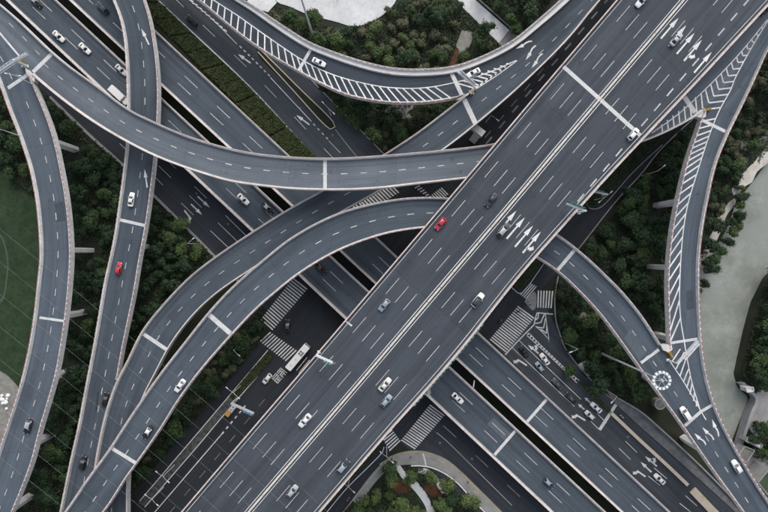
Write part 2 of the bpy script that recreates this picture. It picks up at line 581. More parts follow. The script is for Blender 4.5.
    def edge_strip(self, name, side, sec, mat, parent, u0=None, u1=None, seg=None):
        """extrudes a section (offset inward in metres, dz) along an edge; seg=(on, off) breaks it into lengths"""
        u0 = 0.0 if u0 is None else max(0.0, u0)
        u1 = self.length if u1 is None else min(self.length, u1)
        spans = [(u0, u1)]
        if seg:
            spans = []
            u = u0
            while u < u1:
                spans.append((u, min(u1, u + seg[0])))
                u += seg[0] + seg[1]
        m = len(sec)
        vs, fs = [], []
        for a, b in spans:
            k0 = len(vs)
            us = np.linspace(a, b, max(2, int((b - a) / 2.0) + 1))
            for u in us:
                W = self.width(u)
                for off, dz in sec:
                    f = off / W if side == 'L' else 1 - off / W
                    vs.append(self.P(u, f, dz))
            for i in range(len(us) - 1):
                for k in range(m):
                    p, q = k0 + i * m + k, k0 + i * m + (k + 1) % m
                    fs.append((p, q, q + m, p + m))
            fs.append(tuple(k0 + k for k in range(m - 1, -1, -1)))
            fs.append(tuple(k0 + (len(us) - 1) * m + k for k in range(m)))
        o = obj(name, vs, fs, mat, parent)
        bm = bmesh.new(); bm.from_mesh(o.data); bmesh.ops.recalc_face_normals(bm, faces=bm.faces); bm.to_mesh(o.data); bm.free()
        return o

def fix_up(o):
    """make a sheet's faces look up"""
    me = o.data
    if sum(p.normal.z * p.area for p in me.polygons) < 0:
        me.flip_normals()

MARK_DZ = 0.022
def strip_mark(rb, parent, name, u0, u1, f0a, f0b, f1a=None, f1b=None, mat='white_line', dz=MARK_DZ, width=None):
    """a painted strip on a ribbon; f as fraction across; with width (m) f0a / f1a are its centres"""
    n = max(1, int(abs(u1 - u0) / 1.6))
    vs, fs = [], []
    for i in range(n + 1):
        t = i / n
        u = u0 + (u1 - u0) * t
        if width:
            c = f0a(u) if callable(f0a) else f0a + ((f0b if f0b is not None else f0a) - f0a) * t
            h = width / 2 / rb.width(u)
            a, b = c - h, c + h
        else:
            a = f0a + ((f1a if f1a is not None else f0a) - f0a) * t
            b = f0b + ((f1b if f1b is not None else f0b) - f0b) * t
        vs += [rb.P(u, a, dz), rb.P(u, b, dz)]
    for i in range(n):
        fs.append((2 * i, 2 * i + 1, 2 * i + 3, 2 * i + 2))
    o = obj(name, vs, fs, M[mat], parent)
    fix_up(o)
    return o

def bar_px(rb, parent, name, p, q, width, mat='white_line', dz=MARK_DZ + .006, n=3):
    """a straight painted bar between two pixels lying on the ribbon"""
    pts = [rb.at(p[0] + (q[0] - p[0]) * i / n, p[1] + (q[1] - p[1]) * i / n, dz) for i in range(n + 1)]
    dv = (pts[-1] - pts[0]); dv.z = 0
    s = Vector((-dv.y, dv.x, 0)).normalized() * width / 2
    vs = []
    for c in pts:
        vs += [c - s, c + s]
    o = obj(name, vs, [(2 * i, 2 * i + 1, 2 * i + 3, 2 * i + 2) for i in range(n)], M[mat], parent)
    fix_up(o)
    return o

def dashes(rb, parent, anchor, length=6.0, period=15.0, width=0.2, f=None, span=None, mat='dash_line', name='lane_dash', skip=()):
    """dashed lane line through the pixel anchor (a dash's start); skip: pixel discs without dashes"""
    ua, fa = rb.loc(*anchor)
    if f is not None: fa = f
    u0, u1 = (0.0, rb.length)
    if span:
        u0, u1 = sorted((rb.loc(*span[0])[0], rb.loc(*span[1])[0]))
    k = math.ceil((u0 - ua) / period)
    while ua + k * period < u1:
        s = ua + k * period
        strip_mark(rb, parent, name, max(s, u0), min(s + length, u1), fa, fa, width=width, mat=mat)
        k += 1

def arrow(rb, parent, tail, tip, kind='straight', scale=1.0, mat='white_line', name='lane_arrow'):
    """lane arrow from tail pixel to tip pixel; kind: straight, right, left, straight_right, straight_left"""
    a, b = rb.at(*tail, MARK_DZ + .004), rb.at(*tip, MARK_DZ + .004)
    ax = (b - a); L = ax.length; ax.normalize()
    sd = Vector((ax.y, -ax.x, 0)).normalized()      # to the right
    def q(x, y): return a + ax * x + sd * y
    polys = []
    wS, wH, lH = 0.24 * scale, 0.62 * scale, min(2.9 * scale, L * .45)
    if 'straight' in kind:
        polys += [[(0, -wS), (0, wS), (L - lH, wS * .8), (L - lH, -wS * .8)], [(L - lH, -wH), (L - lH, wH), (L, 0)]]
    for nm, sg in (('right', 1), ('left', -1)):
        if nm in kind:
            if 'straight' in kind:
                x0 = L * .16
                polys += [[(x0, 0), (x0 + .9, 0), (x0 + 1.7, sg * 1.0), (x0 + .7, sg * 1.0)],
                          [(x0 + .2, sg * 1.0), (x0 + 2.3, sg * 1.0), (x0 + 1.5, sg * 1.9)]]
            else:
                polys += [[(0, -wS), (0, wS), (L * .78, wS), (L * .78, -wS)],
                          [(L * .58, sg * wS), (L * .78, sg * wS), (L * .9, sg * .95), (L * .7, sg * .95)],
                          [(L * .6, sg * .95), (L, sg * .95), (L * .85, sg * 1.9)]]
    if kind == 'bend':          # swept merge arrow: bowed shaft
        n = 6
        pr = None
        for i in range(n + 1):
            t = i / n
            y = math.sin(math.pi * t) * 0.34 * scale
            cur = ((L - lH) * t, y)
            if pr:
                polys.append([(pr[0], pr[1] - wS), (pr[0], pr[1] + wS), (cur[0], cur[1] + wS), (cur[0], cur[1] - wS)])
            pr = cur
        polys.append([(L - lH, -wH), (L - lH, wH), (L, 0)])
    vs, fs = [], []
    for p in polys:
        k = len(vs)
        vs += [q(*c) for c in p]
        fs.append(tuple(range(k, k + len(p))))
    o = obj(name, vs, fs, M[mat], parent)
    for p in o.data.polygons:
        if p.normal.z < 0: p.flip()
    return o

def hatch(rb, parent, c1, c2, n, shift=0.0, width=0.45, t0=0.0, t1=1.0, name='hatch_stripe', t2=None):
    """stripes across a gore: from curve c1 to curve c2 (pixel polylines)"""
    A, B = resample(catmull(c1), 400), resample(catmull(c2), 400)
    for i in range(n):
        s = t0 + (t1 - t0) * (i + .5) / n
        e = s + shift
        if not (0 <= e <= 1): continue
        bar_px(rb, parent, name, A[int(s * 399)], B[int(e * 399)], width)

def line_px(rb, parent, pts, width=0.25, name='gore_line', mat='white_line', dz=MARK_DZ + .002):
    C = resample(catmull(pts), max(3, int(len(pts) * 6)))
    W3 = [rb.at(x, y, dz) for x, y in C]
    vs, fs = [], []
    for i, p in enumerate(W3):
        t = W3[min(i + 1, len(W3) - 1)] - W3[max(i - 1, 0)]
        s = Vector((-t.y, t.x, 0)).normalized() * width / 2
        vs += [p - s, p + s]
    fs = [(2 * i, 2 * i + 1, 2 * i + 3, 2 * i + 2) for i in range(len(W3) - 1)]
    o = obj(name, vs, fs, M[mat], parent)
    fix_up(o)
    return o

def joint(rb, parent, p, q, width=1.0):
    return bar_px(rb, parent, 'expansion_joint', p, q, width, mat='joint', dz=MARK_DZ - .003, n=6)

# ------------------------------------------------------------------ road traces (photo pixels at each road's own height)
RB = {}
# main viaduct
RB['A'] = Ribbon([(97.5, 611), (181.7, 512), (255, 426), (325.5, 344), (398.5, 258), (471.5, 172), (544, 86), (617, 0), (740, -145)],
                 [(177.5, 677.7), (319, 512), (389.5, 430), (424.5, 391), (463.5, 345.5), (512, 284), (533.5, 258.5), (573, 214), (611, 172), (640, 141), (692, 86), (768, 4), (828, -61)],
                 lambda x, y: 30.0)
# twin corridor viaducts
vz = lambda x, y: 6.5
RB['V1'] = Ribbon([(-90, -91), (6.7, 0), (551, 512), (660, 614.5)], [(-67.8, -115.7), (56.3, 0), (605.4, 512), (688.5, 589.5)], vz)
RB['V2'] = Ribbon([(-28, -91), (69.7, 0), (621, 512), (731, 614.5)], [(-2, -116.5), (122.6, 0), (670, 512), (752, 589)], vz)
# upper curved ramp (left edge = north side) and the leftmost ramp that leaves it
zB = lambda x, y: float(np.interp(x, [-60, 30, 200, 330, 600, 700, 800], [19.5, 20, 21.5, 22, 22, 21, 21]))
RB['B'] = Ribbon([(-60, -46), (0, 4.2), (16.8, 18.5), (33.6, 34.4), (50.4, 50.4), (70.6, 67.2), (95.8, 85), (128, 109), (158.2, 123.8), (183.4, 134.7), (208.6, 143), (230.5, 149), (256, 154), (289.6, 157.4), (314.8, 158.6), (340, 158.6), (384, 156), (426, 152.4), (459.6, 149), (491.5, 144.8), (545, 133), (605, 108), (680, 62), (768, -18), (800, -50)],
                 [(-60, -30), (-20, 10), (0, 33.6), (18.5, 55.4), (28, 69), (47, 86.5), (70.6, 105.3), (94, 122), (128, 142.3), (156.6, 156.6), (186.8, 168.3), (200, 172.5), (228.8, 181), (256, 185.2), (289.6, 188.8), (323, 190), (357, 189.6), (384, 187.8), (417.6, 183.8), (463, 178.7), (520, 171.5), (580, 159), (640, 142.5), (660, 134.7), (682, 123.8), (702, 111), (714, 99), (735, 73), (768, 20), (792, -18)], zB)
zI = lambda x, y: float(np.interp(y, [-40, 75, 512, 600], [19.5, 20, 17, 16]))
RB['I'] = Ribbon([(-80, -30), (-35, 20), (-12, 55), (0, 80), (10, 107.8), (20, 133), (28.6, 158), (32.8, 173), (37.5, 197), (40.5, 222.4), (42, 258), (39.5, 283), (36.5, 311.8), (31.5, 344), (24, 377.6), (16.5, 402.8), (8, 428), (0, 453), (-22, 520), (-50, 600)],
                 [(-60, -30), (-20, 10), (0, 33.6), (18.5, 55.4), (28, 70), (35.5, 86), (45, 108), (55, 136), (63, 172), (67.5, 197), (70.5, 222.4), (72, 247), (72, 262), (70.6, 283), (68, 310), (63.5, 342), (57.5, 375), (50.4, 400), (41.5, 429.5), (34, 459.6), (25, 484), (13.4, 512), (-22, 595)], zI)
zC = lambda x, y: float(np.interp(y, [-60, 0, 512, 600], [15, 14.5, 11, 10.5]))
RB['C'] = Ribbon([(88, -60), (102, -30), (114, 0), (121, 17), (125.5, 37), (127.5, 58), (128.6, 86), (128.8, 115), (128, 144), (125, 172), (121, 202), (116, 236), (111.5, 258), (105.8, 283), (100.8, 313), (95.5, 344), (90.7, 369), (85.5, 396), (79.4, 428), (72.2, 459.6), (66.4, 488), (61.5, 512), (44, 600)],
                 [(121, -60), (135, -28), (144.8, 0), (150.5, 18), (155, 42), (158, 66), (159.3, 86), (159, 115), (157, 144), (154.3, 172), (149.5, 210), (146, 232), (141, 258), (135.6, 291), (129.2, 322), (123.5, 349), (119.5, 372), (114.5, 396), (109, 424), (102.5, 459), (97.5, 487), (93, 512), (78, 600)], zC)
zD = lambda x, y: float(np.interp(y, [-60, 160, 300, 430, 512], [14.5, 14.5, 14.2, 13.0, 12.4]))
RB['D'] = Ribbon([(640, -56), (584, 0), (565, 17), (540, 40), (517, 60), (496, 75), (475, 89), (462, 99), (440, 116), (417.6, 133), (384, 155), (350, 174.5), (322.4, 190.8), (292, 207.5), (256, 230), (214.5, 258), (190, 277.3), (165, 303.4), (143, 331), (128, 362), (119.3, 378), (111, 399.4), (104, 425), (100.3, 443), (97, 461), (94, 490), (93, 512), (92, 600)],
                 [(656, -56), (600, 0), (567.4, 39.5), (520.4, 86), (476.4, 124), (443, 150), (412, 170), (381, 190), (336.6, 215), (290, 245), (250, 270.5), (217, 293), (195, 313.4), (171.7, 343.7), (155.7, 374), (144, 397), (135, 430), (130, 465), (128.5, 490), (128.5, 512), (128, 600)], zD)
zF = lambda x, y: float(np.interp(x, [100, 200, 330, 430], [11, 11.5, 13.5, 14.5]))
RB['F'] = Ribbon([(168, -46), (215, -15), (240.5, -1), (256, 8), (281, 25), (311, 43.7), (331.6, 52), (356.8, 60.5), (384, 67.5), (405, 70), (426, 70), (445, 68.5), (459.6, 65.5), (484.8, 55.8), (512, 41.5), (537, 21), (560.7, 0), (612, -50)],
                 [(120, -46), (165, -21), (198, -1), (220, 18), (256, 46), (298, 71.4), (323, 85), (348.4, 96), (384, 102.5), (409, 103.6), (434.4, 102), (455, 98.5), (466, 95), (475, 89), (496, 75), (517, 60), (540, 40), (565, 17), (584, 0), (630, -50)], zF)
def zE(x, y):
    if x < 460:
        return float(np.interp(y, [198, 300, 512, 620], [22.0, 21.2, 19.5, 19.0]))
    return float(np.interp(y, [190, 232, 345, 512, 600], [22.0, 22.0, 18.0, 15.0, 14.0]))
RB['E'] = Ribbon([(-7, 592), (65.5, 512), (87.4, 480), (110.9, 448), (128, 421.5), (158, 377.6), (184, 344), (212, 309), (235.5, 284.5), (266, 258), (289.6, 239.2), (323.2, 220), (350, 209.5), (384, 201.5), (409, 198.2), (442.8, 198), (480, 202.5), (520, 215), (555.7, 234), (586, 257.5), (604.4, 275), (619.5, 290), (640, 315), (657.5, 342), (668, 358), (685, 384), (701, 411), (713, 432), (730, 461), (748, 490), (762, 512), (815, 598)],
                 [(26, 592), (104, 512), (127, 477), (138, 462), (162, 427.5), (178.4, 401), (200, 371.7), (224.2, 343.5), (256, 309.5), (277.8, 290.5), (298, 274.5), (325, 257.5), (350, 245.5), (384, 234.2), (409, 229.5), (440, 227), (475, 230), (510, 241), (536.4, 257.5), (555.7, 270), (579, 291.6), (599.4, 313.8), (622, 344), (639.5, 368.8), (665, 403), (683, 428), (707, 463), (724, 486.5), (742.5, 512), (800, 595)], zE)
zG = lambda x, y: float(np.interp(y, [-60, 180, 345, 512, 600], [21.0, 21.0, 18.0, 15.0, 14.0]))
RB['G'] = Ribbon([(795, -24), (768, 20), (735, 73), (714, 99), (702.5, 111), (697, 129), (691, 145), (685.4, 163), (681, 180), (676.5, 200), (671, 229), (668, 254), (666.5, 280), (667, 306), (668, 328), (668, 345), (672.5, 365), (685, 384), (701, 411), (713, 432), (730, 461), (748, 490), (762, 512), (815, 598)],
                 [(824, -24), (768, 47), (757.6, 69), (748, 90), (737.4, 112), (725.7, 136), (714, 165), (706.4, 198), (700.5, 230), (697.5, 260), (697.3, 291.6), (698.8, 325), (700.5, 348), (704.5, 374), (713, 404), (724, 429), (739, 456), (756, 484), (768, 502), (822, 590)], zG)
# streets on the ground
RB['S1'] = Ribbon([(-60, -10), (50, 98), (121, 163.5), (212, 254), (265, 309), (330, 374), (395, 437), (440, 477), (540, 570)],
                  [(-16, -48), (44, 9), (146, 104), (250, 201), (300, 249), (365, 309), (430, 370), (470, 408), (585, 516)], lambda x, y: 0.10)
RB['S2'] = Ribbon([(100, -58), (158, 0), (249, 86), (315, 157), (380, 224), (441, 290), (520, 370), (600, 446), (680, 525), (722, 566)],
                  [(140, -96), (240, 6), (320, 88), (374, 143), (430, 200), (490, 256), (540, 297), (557, 330), (565, 347), (587, 377), (604, 391.5), (640, 424), (662, 443.5), (737, 511), (758, 530)], lambda x, y: 0.10, step=1.4)
RB['X'] = Ribbon([(20, 620), (127, 500), (191, 425), (252, 352), (330, 260), (390, 190), (480, 84), (560, -10), (700, -175)],
                 [(150, 742), (328, 531), (384, 460), (432, 404), (520, 312), (579, 248), (616, 201), (660, 148), (740, 50), (830, -62)], lambda x, y: 0.125)

# ------------------------------------------------------------------ terrain, river, sheets of ground
RIVER = [(782, 130), (768, 163), (757, 178), (747, 190), (737, 205), (730, 226), (721, 242), (712, 256), (700, 264), (690, 280), (688, 320), (680, 352), (668, 374), (650, 392), (636, 400), (640, 412), (655, 428), (690, 468), (704, 484), (716, 483), (731, 462), (738, 448), (747, 424), (757, 399), (745, 388), (741, 376), (746, 352), (751, 330), (758, 304), (770, 280), (800, 250), (900, 180), (900, 100)]
riv = gpoly(RIVER)
xs = np.r_[-3000, -1500, -700, -400, -250, np.arange(-170, 170.1, 1.6), 250, 400, 700, 1500, 3000]
ys = np.r_[-3000, -1500, -700, -400, -250, -170, np.arange(-125, 125.1, 1.6), 170, 250, 400, 700, 1500, 3000]
gx, gy = np.meshgrid(xs, ys)
ins = in_poly(gx, gy, riv)
dp = dist_poly(gx, gy, riv)
sd = np.where(ins, dp, -dp)
gz = -4.5 * np.clip((sd + 0.6) / 2.6, 0, 1)
gz = np.where(gx > 170, np.where(ins, gz, 0), gz)
nx_, ny_ = len(xs), len(ys)
vs = np.stack([gx, gy, gz], -1).reshape(-1, 3)
fs = [(j * nx_ + i, j * nx_ + i + 1, (j + 1) * nx_ + i + 1, (j + 1) * nx_ + i) for j in range(ny_ - 1) for i in range(nx_ - 1)]
ground = tag(obj('ground', vs, fs, M['soil'], smooth=True), kind='structure')

def sheet(name, px, z, mat, parent=None, thick=0.0, kind='structure', smooth_edge=True, zpx=None):
    pts = np.array(px, dtype=float)
    if smooth_edge:
        pts = catmull(list(map(tuple, pts)) + [tuple(pts[0])], 5)[:-1]
    g = [tuple(at(x, y, zpx if zpx is not None else max(z, 0)).xy) for x, y in pts]
    b = MB()
    b.poly_prism(g, z - max(thick, 0.02), z)
    o = b.build(name, M[mat] if isinstance(mat, str) else mat, parent)
    if kind and parent is None: o['kind'] = kind
    return o

wat = sheet('river', [(600, 380), (640, 395), (690, 240), (760, 120), (920, 60), (930, 260), (800, 300), (770, 420), (740, 520), (690, 500)], -2.6, 'water', thick=0.3, smooth_edge=False)
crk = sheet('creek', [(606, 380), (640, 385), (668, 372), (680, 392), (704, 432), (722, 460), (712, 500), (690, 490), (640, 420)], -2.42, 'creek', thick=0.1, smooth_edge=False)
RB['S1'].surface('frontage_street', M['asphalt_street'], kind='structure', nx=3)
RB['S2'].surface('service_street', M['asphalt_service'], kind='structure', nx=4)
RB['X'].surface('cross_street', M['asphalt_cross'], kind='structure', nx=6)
st1 = bpy.data.objects['frontage_street']; st2 = bpy.data.objects['service_street']; stx = bpy.data.objects['cross_street']

field = sheet('grass_field', [(-60, 130), (0, 168), (20, 184), (36, 199), (47, 230), (47, 270), (41, 320), (30, 360), (16, 392), (-60, 396)], 0.05, 'lawn', smooth_edge=False)
sheet('track', [(-30, 222), (0, 233.5), (5.5, 245), (8.5, 262), (7, 282), (3, 300), (-20, 316), (-20, 314), (1.5, 298), (5.5, 281), (7, 262), (4, 246), (-1, 236), (-30, 224)], 0.07, 'track')
sheet('gravel_yard', [(-60, 340), (0, 371), (10, 378), (20, 392), (16, 410), (8, 440), (-20, 520), (-60, 520)], 0.08, 'rough_ground')
plaza = sheet('plaza', [(276, -40), (276, 0), (290, 6.5), (306, 13.4), (336.6, 21.8), (351.7, 26), (363.5, 24.6), (378, 18), (387, 11), (396, 0), (398, -40)], 0.18, 'paving', thick=0.2)
sheet('footbridge_path', [(430, -40), (455.4, 0), (499, 43), (509.5, 30), (475.5, 0), (450, -40)], 0.22, 'paving', thick=0.3, smooth_edge=False)
sheet('pavement', [(499, 43.5), (508, 52), (528, 40), (522, 28), (510, 30.5)], 0.2, 'paving_grey', thick=0.2, smooth_edge=False)
sheet('pavement', [(246, 2), (262, -14), (277, 2), (268, 12), (258, 9)], 0.2, 'paving', thick=0.2, smooth_edge=False)
# river bank path of pale sand
sheet('bank_path', [(768, 145), (758, 157), (748, 168), (741, 174), (733, 178), (733, 194), (737, 196), (744, 187), (752, 182), (757, 172), (775, 155)], 0.06, 'sand')
sheet('bank_path', [(737, 197), (728, 203), (721, 211), (716, 217), (716, 225), (708, 240), (704, 250), (697, 262), (700, 268), (711, 258), (714, 247), (722, 229), (727, 215), (735, 204)], 0.07, 'sand')
sheet('bank_rock', [(768, 130), (760, 133), (750, 135), (742, 140), (740, 148), (752, 150), (766, 143)], 0.05, 'rough_ground')
# bank and yards east of the river
sheet('yard', [(757, 392), (775, 385), (790, 400), (790, 440), (770, 432), (757, 437), (748, 424)], 0.07, 'paving_grey')
sheet('yard', [(733, 462), (744, 452), (757, 448), (790, 440), (790, 500), (760, 500), (742, 480)], 0.05, 'paving_grey')

def in_any(x, y, names, margin=0.0):
    return any(RB[n].inside(x, y, margin) for n in names)

# ------------------------------------------------------------------ elevated roads
WORLD_ROOTS = []
PARAPET = [(-.12, -1.2), (-.12, 1.0), (.34, 1.0), (.56, -.06), (.02, -.06), (-.03, -1.2)]
PARAPET_SLIM = [(-.12, -1.2), (-.12, .8), (.16, .8), (.26, -.06), (.02, -.06), (-.03, -1.2)]
RAIL_WIDE = [(-.20, .785), (-.20, 1.0), (.15, 1.0), (.15, .785)]
RAIL = [(-.10, .985), (-.10, 1.20), (.06, 1.20), (.06, .985)]

def viaduct(key, name, label, cat, mat, group=None, lpar=None, rpar=None, lrail='rail_pink', rrail='rail_pink', seg=(2.3, .5)):
    rb = RB[key]
    mid = rb.P(rb.length / 2, .5)
    root = empty(name, (mid.x, mid.y, 0))
    tag(root, label, cat, group)
    WORLD_ROOTS.append(root)
    rb.thing = root
    rb.deck(mat, root)
    for side, par, rail in (('L', lpar, lrail), ('R', rpar, rrail)):
        u0, u1 = (None, None) if par is None else par
        if u0 is not None and not isinstance(u0, float): u0 = rb.loc(*u0)[0]
        if u1 is not None and not isinstance(u1, float): u1 = rb.loc(*u1)[0]
        p = rb.edge_strip('parapet', side, PARAPET_SLIM if key == 'A' else PARAPET, M['fascia'], root, u0, u1)
        r = rb.edge_strip('railing', side, RAIL_WIDE if key == 'A' else RAIL, M[rail], root, u0, u1, seg=seg)
        r['kind'] = 'stuff'
    return root

rA = viaduct('A', 'main_viaduct', 'broad multi-lane viaduct crossing diagonally above every other road', 'viaduct', M['asphalt_main'], seg=(6, .15))
rV1 = viaduct('V1', 'corridor_viaduct', 'straight low viaduct passing below the ramps, southwestern of the twin pair', 'viaduct', M['asphalt_corridor'], seg=(5, .2))
rV2 = viaduct('V2', 'corridor_viaduct', 'straight low viaduct beside the green hedge median, northeastern of the twin pair', 'viaduct', M['asphalt_corridor'], seg=(5, .2))
rB = viaduct('B', 'flyover_ramp', 'pale curved ramp sweeping from the upper left corner under the broad viaduct', 'flyover', M['asphalt_pale'],
             rpar=((34, 76), (702, 111)), seg=(5, .2))
rI = viaduct('I', 'flyover_ramp', 'curved ramp beside the grass field with red railing along both edges', 'flyover', M['asphalt_mid'],
             rpar=((32, 77), None), lrail='rail_red', rrail='rail_red', seg=(1.1, .55))
rC = viaduct('C', 'flyover_ramp', 'ramp from the top edge carrying the small red car through the woods', 'flyover', M['asphalt_corridor'],
             rpar=(None, (119, 379)), lrail='rail_pink', rrail='rail_red', seg=(1.3, .5))
rD = viaduct('D', 'flyover_ramp', 'ramp running beside the broad viaduct then curving down along the inside of its neighbour', 'flyover', M['asphalt_corridor'],
             lpar=((464, 98), None), seg=(3, .3))
rF = viaduct('F', 'flyover_ramp', 'curved ramp at the top with a long hatched shoulder past the plaza', 'flyover', M['asphalt_dark'],
             rpar=(None, (464, 97)), rrail='rail_red', seg=(1.6, .5))
rE = viaduct('E', 'flyover_ramp', 'long S-shaped ramp from the bottom left under the broad viaduct to the river', 'flyover', M['asphalt_long'],
             lpar=(None, (658.5, 344)), rrail='rail_red', seg=(1.8, .4))
rG = viaduct('G', 'flyover_ramp', 'curved ramp beside the river with white hatching along its inner lane', 'flyover', M['asphalt_mid'],
             lpar=((701.5, 112), (668.5, 348)), lrail='rail_red', rrail='rail_red', seg=(1.3, .6))

# piers: columns with flared heads, only where they do not stand in a carriageway
PIER_XY = []
def pier(rb, u, f=.5, w=2.3, d=1.7, cap=.40, zb=-0.4, head=2.6):
    c = rb.P(u, f)
    t = rb.tan(u)
    W = rb.width(u)
    if rb.thing in (rI, rG): PIER_XY.append((c.x, c.y))
    top = c.z - 1.85
    hw = min(W * cap / 2, 2.9)
    b = MB()
    secs = [(zb, w / 2, d / 2), (max(top - head, zb + .5), w / 2, d / 2), (top - .5, hw, d / 2 + .1), (top + .1, hw, d / 2 + .1)]
    ax, sd = Vector((math.cos(t), math.sin(t), 0)), Vector((-math.sin(t), math.cos(t), 0))
    vs = []
    for z, a, e in secs:
        ch = min(.25, e * .3)
        for x, y in ((-a + ch, -e), (a - ch, -e), (a, -e + ch), (a, e - ch), (a - ch, e), (-a + ch, e), (-a, e - ch), (-a, -e + ch)):
            p = sd * x + ax * y
            vs.append((c.x + p.x, c.y + p.y, z))
    fs = []
    for k in range(len(secs) - 1):
        for i in range(8):
            j = (i + 1) % 8
            fs.append((k * 8 + i, k * 8 + j, k * 8 + 8 + j, k * 8 + 8 + i))
    fs.append(tuple(range(7, -1, -1))); fs.append(tuple(range(24, 32)))
    o = obj('pier', vs, fs, M['concrete'], rb.thing)
    bm = bmesh.new(); bm.from_mesh(o.data); bmesh.ops.recalc_face_normals(bm, faces=bm.faces); bm.to_mesh(o.data); bm.free()
    return o

for x, y in ((52, 134), (56, 250), (53, 318), (41, 382), (23, 452), (2, 520)):
    pier(RB['I'], RB['I'].loc(x, y)[0])
for x, y in ((693, 199), (682, 268), (686, 342)):
    pier(RB['G'], RB['G'].loc(x, y)[0], zb=-5)
for key, gap, off, block in (('B', 27, 12, 'S1 S2 V1 V2 C D F I'), ('C', 27, 20, 'S1 S2 V1 V2 D E'), ('D', 27, 9, 'S1 S2 V1 V2 E C'),
                             ('E', 27, 14, 'S1 S2 V1 V2 D C'), ('F', 27, 18, 'S2 D')):
    rb = RB[key]
    u = off
    while u < rb.length - 3:
        p = rb.P(u, .5)
        if not in_any(p.x, p.y, block.split(), 1.2):
            pier(rb, u, zb=-5 if in_poly(np.array(p.x), np.array(p.y), riv) else -.4)
        u += gap
for u in np.arange(8, RB['A'].length, 28.0):
    for f in (.2, .8):
        p = RB['A'].P(u, f)
        if not in_any(p.x, p.y, 'S1 S2 V1 V2 B D E G F'.split(), 1.3):
            pier(RB['A'], u, f, w=2.6, d=2.0, cap=.22)
for key in ('V1', 'V2'):
    for u in np.arange(6, RB[key].length, 27.0):
        p = RB[key].P(u, .5)
        if not in_any(p.x, p.y, ['X'], 1.0):
            pier(RB[key], u, cap=.45, head=1.8)
b = MB(); b.tube(at(474.4, 380.5, 6.3), at(473.3, 387.5, 6.3), .22, .22, 8); b.build('cross_pipe', M['pale_steel'], rV2)
# the cross-head of a straddle bent that shows beside the ramp under the upper gantry
b = MB()
p = at(478.5, 133, 9.0)
b.box((p.x, p.y, 4.6), (2.5, 2.6, 9.4), R(-38))
b.box((p.x - 2.2, p.y + 1.9, 10.3), (9.0, 2.2, 1.9), R(-38))
o = b.build('pier', M['concrete'], rD)

# ---- paint: main viaduct
A = RB['A']
def offL(x, y):
    u, f = A.loc(x, y)
    off = f * A.width(u)
    return lambda uu: off / A.width(uu)
for x, y in ((385.7, 294), (395, 302.5), (403.3, 310), (441.5, 308), (450.4, 315.3), (459, 322.7)):
    dashes(A, rA, (x, y), 6.1, 14.9, 0.17, f=offL(x, y))
dashes(A, rA, (603, 171.3), 2.9, 5.8, 0.42, f=offL(603, 171.3), span=((575, 208), (770, -22)))
strip_mark(A, rA, 'edge_line', 0, A.length, lambda u: 1.05 / A.width(u), None, width=.15)
strip_mark(A, rA, 'edge_line', 0, A.length, lambda u: 1 - 1.05 / A.width(u), None, width=.15)
fm = offL(392.4, 344)
mo = fm(0.0) * A.width(0.0)
A.edge_strip('median_barrier', 'L', [(mo - .30, -.02), (mo - .20, .38), (mo + .20, .38), (mo + .30, -.02)], M['barrier'], rA, seg=(5.6, .12))
for s_ in (-.85, .85):
    strip_mark(A, rA, 'median_line', 0, A.length, lambda u, s_=s_: (mo + s_) / A.width(u), None, width=.2)
dv = Vector((.648, -.762))
def ar(tip, L=27.5, kind='straight', sc=1.15):
    arrow(A, rA, (tip[0] - dv.x * L, tip[1] - dv.y * L), tip, kind, sc)
for t_, k_ in (((516.4, 210.6), 'straight'), ((524.8, 217.4), 'straight'), ((533, 225.6), 'straight'), ((540.8, 231.6), 'straight_right')):
    ar(t_, 28, k_)
for t_, k_ in (((678.6, 17.6), 'straight'), ((686.2, 25.2), 'straight'), ((694.6, 32.8), 'straight'), ((701.8, 39.8), 'straight_right'), ((711.9, 51.7), 'straight')):
    ar(t_, 27.5, k_)
joint(A, rA, (563.5, 66.5), (640.5, 135.5), 1.15)
joint(A, rA, (345.5, 321), (352, 326), .5)

# ---- paint: twin corridor viaducts
for key, root, anchors in (('V1', rV1, ((64.7, 37), (71.4, 29.4))), ('V2', rV2, ((210.3, 113), (217, 106)))):
    rb = RB[key]
    for x, y in anchors:
        dashes(rb, root, (x, y), 6.0, 15.0, .2)
    for f in (.055, .945):
        strip_mark(rb, root, 'edge_line', 0, rb.length, f, f, width=.18, mat='faint_line')
joint(RB['V1'], rV1, (515.2, 431), (494.5, 455), 1.0)
joint(RB['V2'], rV2, (547.5, 398.5), (526.5, 422.5), 1.0)

# ---- paint: ramps
def edge_lines(key, root, l=True, r=True):
    rb = RB[key]
    if l: strip_mark(rb, root, 'edge_line', 0, rb.length, lambda u: .85 / rb.width(u), None, width=.15, mat='faint_line')
    if r: strip_mark(rb, root, 'edge_line', 0, rb.length, lambda u: 1 - .85 / rb.width(u), None, width=.15, mat='faint_line')
B_, I_, C_, D_, E_, F_, G_ = (RB[k] for k in 'BICDEFG')
dashes(B_, rB, (153.3, 137.8), 2.0, 6.0, .28, span=((40, 55), (640, 120)))
dashes(B_, rB, (9.0, 22.8), 2.0, 6.0, .28, span=((-50, -40), (40, 58)))
dashes(I_, rI, (57.4, 270), 2.2, 6.0, .25, span=((28, 92), (-30, 590)))
dashes(I_, rI, (0, 56), 2.2, 6.0, .25, span=((-30, 20), (20, 82)))
dashes(C_, rC, (143, 60.5), 2.2, 6.0, .22, f=.53)
dashes(D_, rD, (486.7, 97), 2.1, 6.0, .25, span=((610, -20), (370, 173)))
dashes(D_, rD, (209.5, 281.5), 2.1, 6.0, .25, span=((370, 173), (110, 600)))
dashes(E_, rE, (240, 303.4), 2.1, 6.0, .25, span=((20, 590), (470, 215)))
